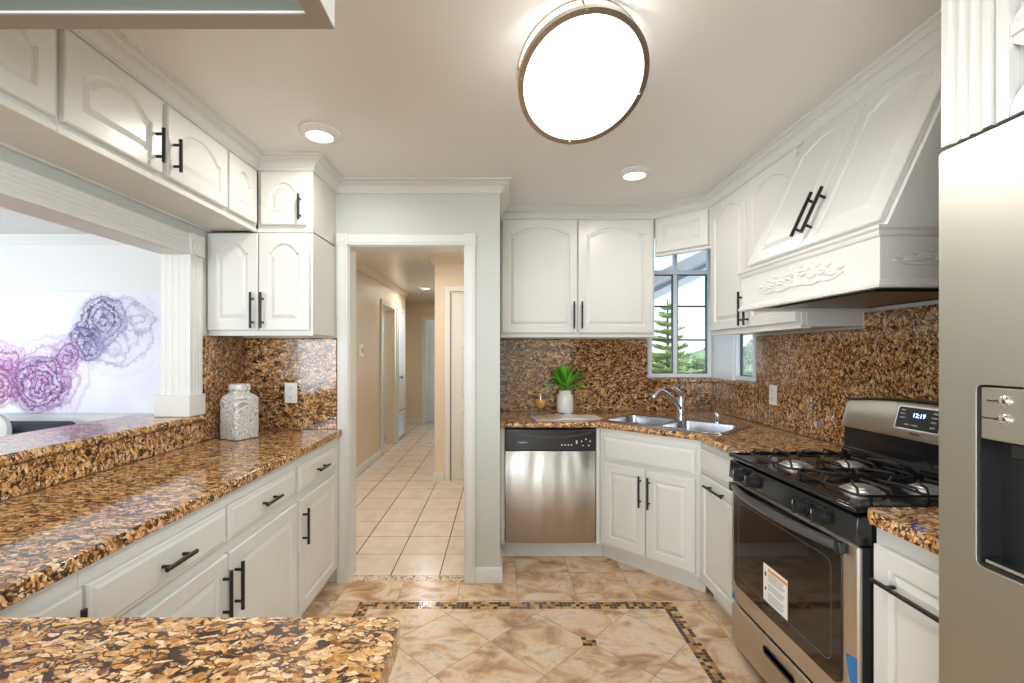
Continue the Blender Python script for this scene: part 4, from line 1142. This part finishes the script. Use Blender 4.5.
r = thing('potted_plant', 'leafy green plant in a white ceramic vase against the back splash', 'plant', (.490, 3.455, CT + .001))
MB().lathe([(.052, 0), (.060, .006), (.062, .02), (.062, .125), (.057, .140), (.048, .148), (.048, .168), (.050, .172), (.046, .173), (.044, .160), (.02, .155)], (0, 0, 0), 32).build('vase', M['ceramic'], r, smooth=True)
for mt_, nn_, sd in (('leaf', 44, 3), ('leaf2', 22, 9)):
    random.seed(sd); b = MB()
    for k in range(nn_):
        a = random.uniform(0, 2 * PI); til = random.uniform(.1, 1.15); L = random.uniform(.15, .215) * (1 - .12 * (til > .9)); wd = random.uniform(.012, .019)
        ca, sa = math.cos(a), math.sin(a)
        yk = .55 if sa > 0 else 1
        rows = []
        for j in range(8):
            u = j / 7; th = til * (.55 + .75 * u); rad = .012 + L * u * math.sin(th); z = .165 + L * u * math.cos(th * .92)
            ww = wd * math.sin(PI * min(.98, u * .86 + .12)) ** .8
            c_ = Vector((ca * rad, sa * rad * yk, z)); sd_ = Vector((-sa, ca, 0))
            rows.append([c_ - sd_ * ww, c_ + Vector((0, 0, -.003)), c_ + sd_ * ww, c_ + Vector((0, 0, -.0045))])
        b.loops(rows)
    b.build('foliage', M[mt_], r, smooth=True)
r = thing('juice_glass', 'stemmed glass of orange juice left of the plant', 'glass', (.300, 3.375, CT + .001))
MB().lathe([(.034, 0), (.034, .003), (.010, .008), (.008, .030), (.020, .042), (.040, .066), (.046, .095), (.044, .125), (.041, .150), (.0395, .150), (.042, .125), (.044, .095), (.038, .067), (.018, .045), (.001, .040)], (0, 0, 0), 30).build('goblet', M['glass'], r, smooth=True)
MB().lathe([(.016, .0455), (.037, .068), (.0425, .095), (.0425, .108), (.001, .108)], (0, 0, 0), 28).build('orange_juice', M['juice'], r, smooth=True)
r = thing('open_magazine', 'open magazine with food pictures lying in front of the plant', 'magazine', (.462, 3.20, CT + .001), math.radians(7))
def page(mb, x0, x1, y0, y1, dz=0.0, lift=.012):
    ls = []
    for k in range(13):
        u = k / 12; x = x0 + (x1 - x0) * u; c_ = abs(x) / .235
        z = lift * math.exp(-((c_ - .16) / .24) ** 2) * (1 if abs(x) > .004 else .4) + .0035
        ls.append([(x, y0, dz), (x, y1, dz), (x, y1, z + dz), (x, y0, z + dz)])
    return mb.loops(ls)
page(MB(), -.235, -.001, -.115, .115).build('left_page', M['paper'], r, smooth=True)
page(MB(), .001, .235, -.115, .115).build('right_page', M['paper'], r, smooth=True)
def onpage(name, m_, x0, x1, y0, y1):
    b = MB(); ls = []
    for k in range(11):
        u = k / 10; x = x0 + (x1 - x0) * u; c_ = abs(x) / .235
        z = .012 * math.exp(-((c_ - .16) / .24) ** 2) + .0038
        ls.append([(x, y0, z), (x, y1, z), (x, y1, z + .0006), (x, y0, z + .0006)])
    b.loops(ls).build(name, M[m_], r)
onpage('food_picture', 'photo', -.185, -.03, -.03, .10); onpage('lilac_picture', 'photo2', -.228, -.19, -.11, .11); onpage('page_photo', 'photo2', -.17, -.05, -.105, -.045)
b = MB()
# outlets, switches
def outlet(label, loc, rz, gfci=False):
    r = thing('wall_outlet', label, 'outlet', loc, rz)
    MB().box(-.037, -.006, -.060, .037, -.0005, .060).build('cover_plate', M['whiteplastic'], r, bev=.002)
    for zc in (-.026, .026):
        s_ = MB().cyl((0, -.006, zc), (0, -.0085, zc), .017, 20).build('socket', M['whiteplastic'], r, smooth=True)
        b = MB().box(-.008, -.0092, zc - .002, -.006, -.0084, zc + .008); b.box(.006, -.0092, zc - .002, .008, -.0084, zc + .008); b.box(-.002, -.0092, zc - .010, .002, -.0084, zc - .006); b.build('slots', M['ink'], s_)
outlet('white wall outlet on the granite right of the jar', (-1.235, 2.7215, 1.130), 0)
outlet('white wall outlet on the granite right of the sink', (1.6565, 2.785, 1.112), -PI / 2)
r = thing('thermostat', 'small beige thermostat on the left hall wall', 'thermostat', (-1.5995, 5.27, 1.40), PI / 2)
MB().box(-.045, -.022, -.07, .045, 0, .07).build('housing', M['whiteplastic'], r, bev=.004); MB().box(-.025, -.024, -.03, .025, -.0221, .03).build('face_plate', M['greyink'], r)

# ================================================================== CEILING LIGHTS
r = thing('ceiling_light', 'large round ceiling light with a double nickel ring and glowing white diffuser', 'ceiling light', (.262, 1.47, CEIL))
TM = Matrix.Translation((0, 0, -.155)) @ Matrix.Rotation(math.radians(-33), 4, 'X') @ Matrix.Rotation(math.radians(-5), 4, 'Y')
MB().cyl((0, 0, -.0005), (0, 0, -.03), .07, 30).build('canopy', M['whiteplastic'], r, smooth=True)
MB().cyl((0, 0, -.03), tuple(TM @ Vector((0, 0, .03))), .012, 12).build('canopy_stem', M['nickel'], r)
def ring(ri, ro, z0, z1, m_, name):
    p = [(ro, z0), (ro, z1), (ri, z1), (ri, z0), (ro, z0)]
    b = MB(); n = 64; L = []
    for rad, z in p: L.append([TM @ Vector((rad * math.cos(2 * PI * k / n), rad * math.sin(2 * PI * k / n), z)) for k in range(n)])
    b.loops(L, False, False); return b.build(name, M[m_], r, smooth=True)
ring(.190, .207, -.022, .0, 'nickel', 'lower_ring')
ring(.192, .205, .038, .052, 'nickel', 'upper_ring')
b = MB(); n = 64; L = []
for rad, z in ((.176, .032), (.189, .028), (.189, -.010), (.186, -.020), (.160, -.028), (.10, -.034), (.001, -.036)):
    L.append([TM @ Vector((rad * math.cos(2 * PI * k / n), rad * math.sin(2 * PI * k / n), z)) for k in range(n)])
b.loops(L, True, True).build('diffuser', M['lamp'], r, smooth=True)
for a in (0.2, PI / 2 + .1, PI + .1, 3 * PI / 2 - .1):
    c_, s_ = math.cos(a), math.sin(a)
    b = MB().cyl(TM @ Vector((c_ * .198, s_ * .198, -.026)), TM @ Vector((c_ * .198, s_ * .198, .050)), .0035, 10)
    b.cyl(TM @ Vector((c_ * .198, s_ * .198, -.030)), TM @ Vector((c_ * .198, s_ * .198, -.022)), .006, 12); b.build('ring_post', M['nickel'], r, smooth=True)
MB(TM).lathe([(.150, .0325), (.150, .050), (.05, .058), (.001, .058)], (0, 0, 0), 40).build('back_pan', M['whiteplastic'], r, smooth=True)
area('ceiling_light_glow', (.262, 1.47, CEIL - .30), (0, 0, 0), .36, .36, 5.5, (1.0, 0.99, 0.97), 'DISK')
up = bpy.data.lights.new('ceiling_light_halo', 'POINT'); up.energy = 4.5; up.shadow_soft_size = .12; up.color = (1, .96, .90)
uo = bpy.data.objects.new('ceiling_light_halo', up); COL.objects.link(uo); uo.location = (.262, 1.38, CEIL - .06)

def downlight(label, x, y, power, rad=.092):
    r = thing('downlight', label, 'ceiling light', (x, y, CEIL))
    MB().lathe([(rad, 0), (rad, -.006), (rad * .82, -.022), (rad * .66, -.026), (rad * .62, -.020), (rad * .6, -.004)], (0, 0, -.0005), 36).build('trim_ring', M['whiteplastic'], r, smooth=True)
    MB().lathe([(rad * .59, -.006), (rad * .59, -.0205), (.001, -.0235)], (0, 0, 0), 32).build('lens', M['lamp2'], r, smooth=True)
    area('downlight_beam', (x, y, CEIL - .032), (0, 0, 0), .10, .10, power, (1.0, .95, .88), 'DISK')
downlight('small round downlight near the left corner cabinet', -.835, 2.13, 4)
downlight('small round downlight in front of the right back cabinets', .760, 2.60, 4)
downlight('small round downlight on the far hall ceiling', -1.15, 7.1, 9)
area('hall_fill', (-.8, 3.9, CEIL - .03), (0, 0, 0), .4, .4, 15, (1.0, .93, .82), 'DISK')  # fill lamp added to brighten the near hall, no fixture in view
r = thing('downlight', 'unseen ceiling ring added around the hall fill lamp', 'ceiling light', (-.8, 3.9, CEIL))  # ring added out of view to go with the hall fill
MB().lathe([(.12, 0), (.12, -.012), (.21, -.02), (.18, -.026)], (0, 0, -.0005), 30).build('trim_ring', M['whiteplastic'], r, smooth=True)

# ================================================================== HALL
def panel_door(r, w, h, m_='door', y0=0.0, th=.035, name='door_leaf'):
    b = MB().box(0, y0, 0, w, y0 + th, h)
    d = b.build(name, M[m_], r, bev=.002)
    b = MB()
    for (z0, z1) in ((.15, .75), (.90, 1.45), (1.58, h - .12)):
        for (x0, x1) in ((w * .13, w * .46), (w * .54, w * .87)):
            def lp(i_, yy): return [(x0 + i_, yy, z0 + i_), (x1 - i_, yy, z0 + i_), (x1 - i_, yy, z1 - i_), (x0 + i_, yy, z1 - i_)]
            b.loops([lp(0, y0 + .0005), lp(.006, y0 - .006), lp(.014, y0 - .006), lp(.022, y0 - .001), lp(.03, y0 - .001), lp(.045, y0 - .006)])
    b.build('raised_panels', M[m_], d)
    return d
def hall_casing(n, label, loc, rz, w, h, cwid=.07):
    o = bpy.data.objects.new('door_%d' % n, None); COL.objects.link(o); struct(o, label); o.location = loc; o.rotation_euler = (0, 0, rz)
    b = MB().box(-cwid, -.02, 0, 0, -.0005, h + cwid); b.box(w, -.02, 0, w + cwid, -.0005, h + cwid); b.box(0, -.02, h, w, -.0005, h + cwid); b.build('casing', M['trim'], o, bev=.003)
    return o
# left wall doorway (rz=+90: local x runs away from the camera, front faces +x)
o = hall_casing(2, 'cased doorway on the left hall wall with the door ajar', (-1.6, 6.22, 0), PI / 2, .70, 2.03)
b = MB(Matrix.Translation((.0, .045, 0)) @ Matrix.Rotation(math.radians(8), 4, 'Z')); b.box(.03, 0, .01, .68, .035, 2.01); b.build('door_leaf', M['door'], o, bev=.002)
o = hall_casing(3, 'tall closet door on the left hall wall with a vent grille below', (-1.6, 7.12, 0), PI / 2, .52, 2.03, .045)
b = MB().box(.01, -.030, .48, .51, -.001, 2.02); dd = b.build('door_leaf', M['door'], o, bev=.003)
MB().lathe([(.012, 0), (.012, .03), (.026, .038), (.026, .055), (.012, .062)], (0, 0, 0), 20, Matrix.Translation((.07, -.030, 1.0)) @ Matrix.Rotation(PI / 2, 4, 'X')).build('door_knob', M['nickel'], dd, smooth=True)
r = thing('vent_grille', 'white slatted return air grille low on the left hall wall', 'vent', (-1.5995, 7.13, .04), PI / 2)
b = MB().box(0, -.02, 0, .50, 0, .03); b.box(0, -.02, .38, .50, 0, .41); b.box(0, -.02, .03, .03, 0, .38); b.box(.47, -.02, .03, .50, 0, .38); b.build('grille_frame', M['trim'], r)
MB().box(.03, -.004, .03, .47, -.001, .38).build('duct_backing', M['greyink'], r)
b = MB()
for k in range(16): b.ext([(.03, -.018, .036 + k * .0215), (.03, -.006, .046 + k * .0215), (.03, -.004, .044 + k * .0215), (.03, -.016, .034 + k * .0215)], (.44, 0, 0))
b.build('slats', M['trim'], r)
# closet door beside the hall
o = hall_casing(4, 'white closet door in the hall, right of the corridor', (-.535, 4.93, 0), 0, .62, 2.03, .055)
b = MB().box(.015, -.012, .02, .50, -.001, 2.0)
dd = b.build('door_leaf', M['door'], o, bev=.002)
b = MB()
for (z0, z1) in ((.15, .75), (.90, 1.45), (1.58, 1.88)):
    for (x0, x1) in ((.12, .26), (.32, .46)):
        def lp(i_, yy): return [(x0 + i_, yy, z0 + i_), (x1 - i_, yy, z0 + i_), (x1 - i_, yy, z1 - i_), (x0 + i_, yy, z1 - i_)]
        b.loops([lp(0, -.0125), lp(.006, -.018), lp(.014, -.018), lp(.022, -.0135), lp(.03, -.0135), lp(.045, -.018)])
b.build('raised_panels', M['door'], dd)
MB().box(0, -.018, 0, .012, -.001, 2.03).build('dark_reveal', M['greyink'], o)
MB().box(.012, -.018, 0, .50, -.001, .016).build('door_track', M['trim'], o)
# end of the corridor
o = hall_casing(5, 'open white door at the end of the hall into a bluish room', (-1.46, 8.94, 0), 0, .72, 2.02, .06)
d5 = Matrix.Translation((.02, .14, .01)) @ Matrix.Rotation(math.radians(62), 4, 'Z')
b = MB(d5).box(0, 0, 0, .68, .035, 2.0); dd = b.build('door_leaf', M['door'], o, bev=.002)
b = MB(d5)
for (z0, z1) in ((.15, .75), (.90, 1.45), (1.58, 1.88)):
    for (x0, x1) in ((.09, .31), (.37, .59)):
        def lp(i_, yy): return [(x0 + i_, yy, z0 + i_), (x1 - i_, yy, z0 + i_), (x1 - i_, yy, z1 - i_), (x0 + i_, yy, z1 - i_)]
        b.loops([lp(0, -.0005), lp(.006, -.006), lp(.014, -.006), lp(.022, -.0015), lp(.03, -.0015), lp(.045, -.006)])
b.build('raised_panels', M['door'], dd)
MB(d5).lathe([(.012, 0), (.012, .03), (.026, .038), (.026, .055), (.012, .062)], (0, 0, 0), 20, Matrix.Translation((.62, 0, 1.0)) @ Matrix.Rotation(PI / 2, 4, 'X')).build('door_knob', M['nickel'], dd, smooth=True)

# ================================================================== LIVING ROOM
r = thing('wall_painting', 'wide abstract canvas with purple and magenta ink blooms in the living room', 'painting', (0, 3.965, 0))
MB().box(-5.05, .002, .85, -2.45, .030, 1.895).build('stretcher_frame', M['whiteplastic'], r)
MB().box(-5.05, -.0005, .85, -2.45, .0015, 1.895).build('canvas', M['art'], r)
r = thing('sofa', 'charcoal fabric sofa below the painting, seen past the ledge', 'sofa', (-4.5, 3.45, 0))
MB().box(-.95, -.42, .12, .95, .42, .42).build('sofa_base', M['sofa'], r, bev=.03, seg=4)
MB().box(-.95, .20, .42, .95, .44, .80).build('backrest', M['sofa'], r, bev=.05, seg=4)
for x0 in (-.95, .75): MB().box(x0, -.42, .42, x0 + .20, .20, .66).build('armrest', M['sofa'], r, bev=.05, seg=4)
for x0 in (-.74, .005): MB().box(x0, -.42, .42, x0 + .735, .19, .56).build('seat_cushion', M['sofa'], r, bev=.04, seg=4)
for x0 in (-.85, .85):
    for y0 in (-.34, .34): MB().cyl((x0, y0, 0), (x0, y0, .13), .02, 12).build('leg', M['black'], r)
b = MB(); b.lathe([(.001, -.06), (.10, -.055), (.17, -.02), (.17, .02), (.10, .055), (.001, .06)], (0, 0, 0), 30, Matrix.Rotation(math.radians(75), 4, 'X'))
o = b.build('round_cushion', M['cushion'], smooth=True); o.location = (-3.93, 3.52, .735); tag(o, 'round white cushion on the charcoal sofa', 'cushion')

# ================================================================== OUTSIDE
struct(MB().box(-30, 4.2, -1.6, 90, 140, -1.5).build('ground_outside', M['ground']))
# roof overhang with white rake board (slopes up to the right)
r = thing('roof_eave', 'sloping white roof eave with grey underside outside the window', 'roof', (0, 0, 0))
def zr(x): return 1.93 + (x - 1.63) * .477
MB().ext([(.4, 4.20, zr(.4) + .19), (4.2, 4.20, zr(4.2) + .19), (4.2, 4.20, zr(4.2) + .27), (.4, 4.20, zr(.4) + .27)], (0, .8, 0)).build('soffit', M['soffit'], r)
MB().ext([(.4, 5.0, zr(.4)), (4.2, 5.0, zr(4.2)), (4.2, 5.0, zr(4.2) + .27), (.4, 5.0, zr(.4) + .27)], (0, .05, 0)).build('rake_board', M['stucco'], r)
MB().ext([(.4, 4.975, zr(.4) + .08), (4.2, 4.975, zr(4.2) + .08), (4.2, 4.975, zr(4.2) + .12), (.4, 4.975, zr(.4) + .12)], (0, .024, 0)).build('rake_trim', M['soffit'], r)
# norfolk pine
r = thing('pine_tree', 'tiered green pine tree seen through the left window pane', 'tree', (4.55, 12.5, -1.5))
MB().tube([(0, 0, 0), (.02, 0, 2), (0, 0, 4.35)], [.09, .06, .015], 8).build('trunk', M['bark'], r)
random.seed(4); b = MB()
for t_ in range(16):
    z = .75 + t_ * .225; R_ = 1.25 * (1 - t_ / 17.5); nb = 10
    for k in range(nb):
        a = 2 * PI * k / nb + t_ * .35 + random.uniform(-.15, .15); L = R_ * random.uniform(.65, 1.1)
        ca, sa = math.cos(a), math.sin(a); z_ = z + random.uniform(-.06, .06)
        pts = [(ca * L * u, sa * L * u, z_ + .16 * u * u * L - .02) for u in (0.05, .4, .75, 1)]
        b.tube(pts, [.02, .035, .03, .012], 5, sq=.6)
        for u in (.25, .4, .52, .64, .76, .88, .97):
            for s_ in (-1, 1):
                p0 = Vector((ca * L * u, sa * L * u, z_ + .16 * u * u * L)); d_ = Vector((ca * .7 - s_ * sa * .7, sa * .7 + s_ * ca * .7, random.uniform(.1, .6))) * (.26 * (1.15 - u * .6) * R_ + .03)
                b.tube([p0, p0 + d_ * .6, p0 + d_], [.014, .026, .006], 4)
b.build('branches', M['needle'], r)
def bush(x, y, zc, rx, rz_, m_, label, seed):
    random.seed(seed); b = MB()
    for k in range(26):
        a = random.uniform(0, 2 * PI); q = random.uniform(0, .75); h_ = random.uniform(-.5, .8) * rz_
        rr_ = rx * random.uniform(.22, .42); c_ = (math.cos(a) * q * rx, math.sin(a) * q * rx, h_)
        ph = random.uniform(0, 6)
        b.lathe([(rr_ * math.sin(PI * (i + .02) / 6.04) * (1 + .15 * math.sin(i * 2.3 + ph)), -rr_ * .8 * math.cos(PI * i / 6)) for i in range(7)], c_, 9)
    o = b.build('hedge_tree', M[m_]); o.location = (x, y, zc); return tag(o, label, 'tree')
lab = ['round dark green tree in the far view, left pane of the window', 'light green tree in the far view, middle of the right pane',
       'dark green tree at the right edge of the window view', 'pale green tree seen through the narrow side window', 'dark green tree behind the others in the side window view', 'low olive tree below the horizon in the right pane']
for k, (x, y, zc, rx, rz_, m_) in enumerate([(9.6, 30, .0, 1.5, 1.3, 'bush2'), (13.6, 31, .1, 1.6, 1.3, 'bush'), (17.6, 36, .4, 1.9, 1.6, 'bush2'), (15.2, 25, .1, 1.8, 1.4, 'bush'), (22, 40, .6, 2.6, 1.8, 'bush2'), (9.6, 22, -.4, 1.2, .8, 'bush')]):
    bush(x, y, zc, rx, rz_, m_, lab[k], 20 + k)
b = MB(); pts = []
for k in range(41):
    x = -20 + k * 3; pts.append((x, 90, 1.2 + 1.1 * math.sin(k * .35) + .6 * math.sin(k * .9 + 1)))
b.ext([(-20, 90, -1.5)] + [] + pts[::1] + [(100, 90, -1.5)], (0, 3, 0))
struct(b.build('hills_outside', M['bush2']))
r = thing('garden_wall', 'low pale wall with a terracotta cap outside the window', 'wall', (8.0, 16.5, -1.5))
MB().box(-4, 0, 0, 6, .25, 1.55).build('wall_face', M['stucco'], r)
MB().box(-4.05, -.05, 1.55, 6.05, .30, 1.68).build('wall_cap', M['redroof'], r, bev=.02)

# repeats of one kind belong to one group
GROUPS = {'base_cabinet': 'white base cabinets under the counters', 'wall_cabinet': 'white wall cabinets around the kitchen', 'backsplash': 'granite backsplash panels',
          'countertop': 'granite countertops', 'wall_outlet': 'white outlets on the granite', 'downlight': 'round ceiling downlights', 'hedge_tree': 'trees seen through the windows',
          'filler_panel': 'filler strips beside the dishwasher'}
for o in COL.objects:
    if o.parent is None and 'label' in o and o.name.split('.')[0] in GROUPS: o['group'] = GROUPS[o.name.split('.')[0]]
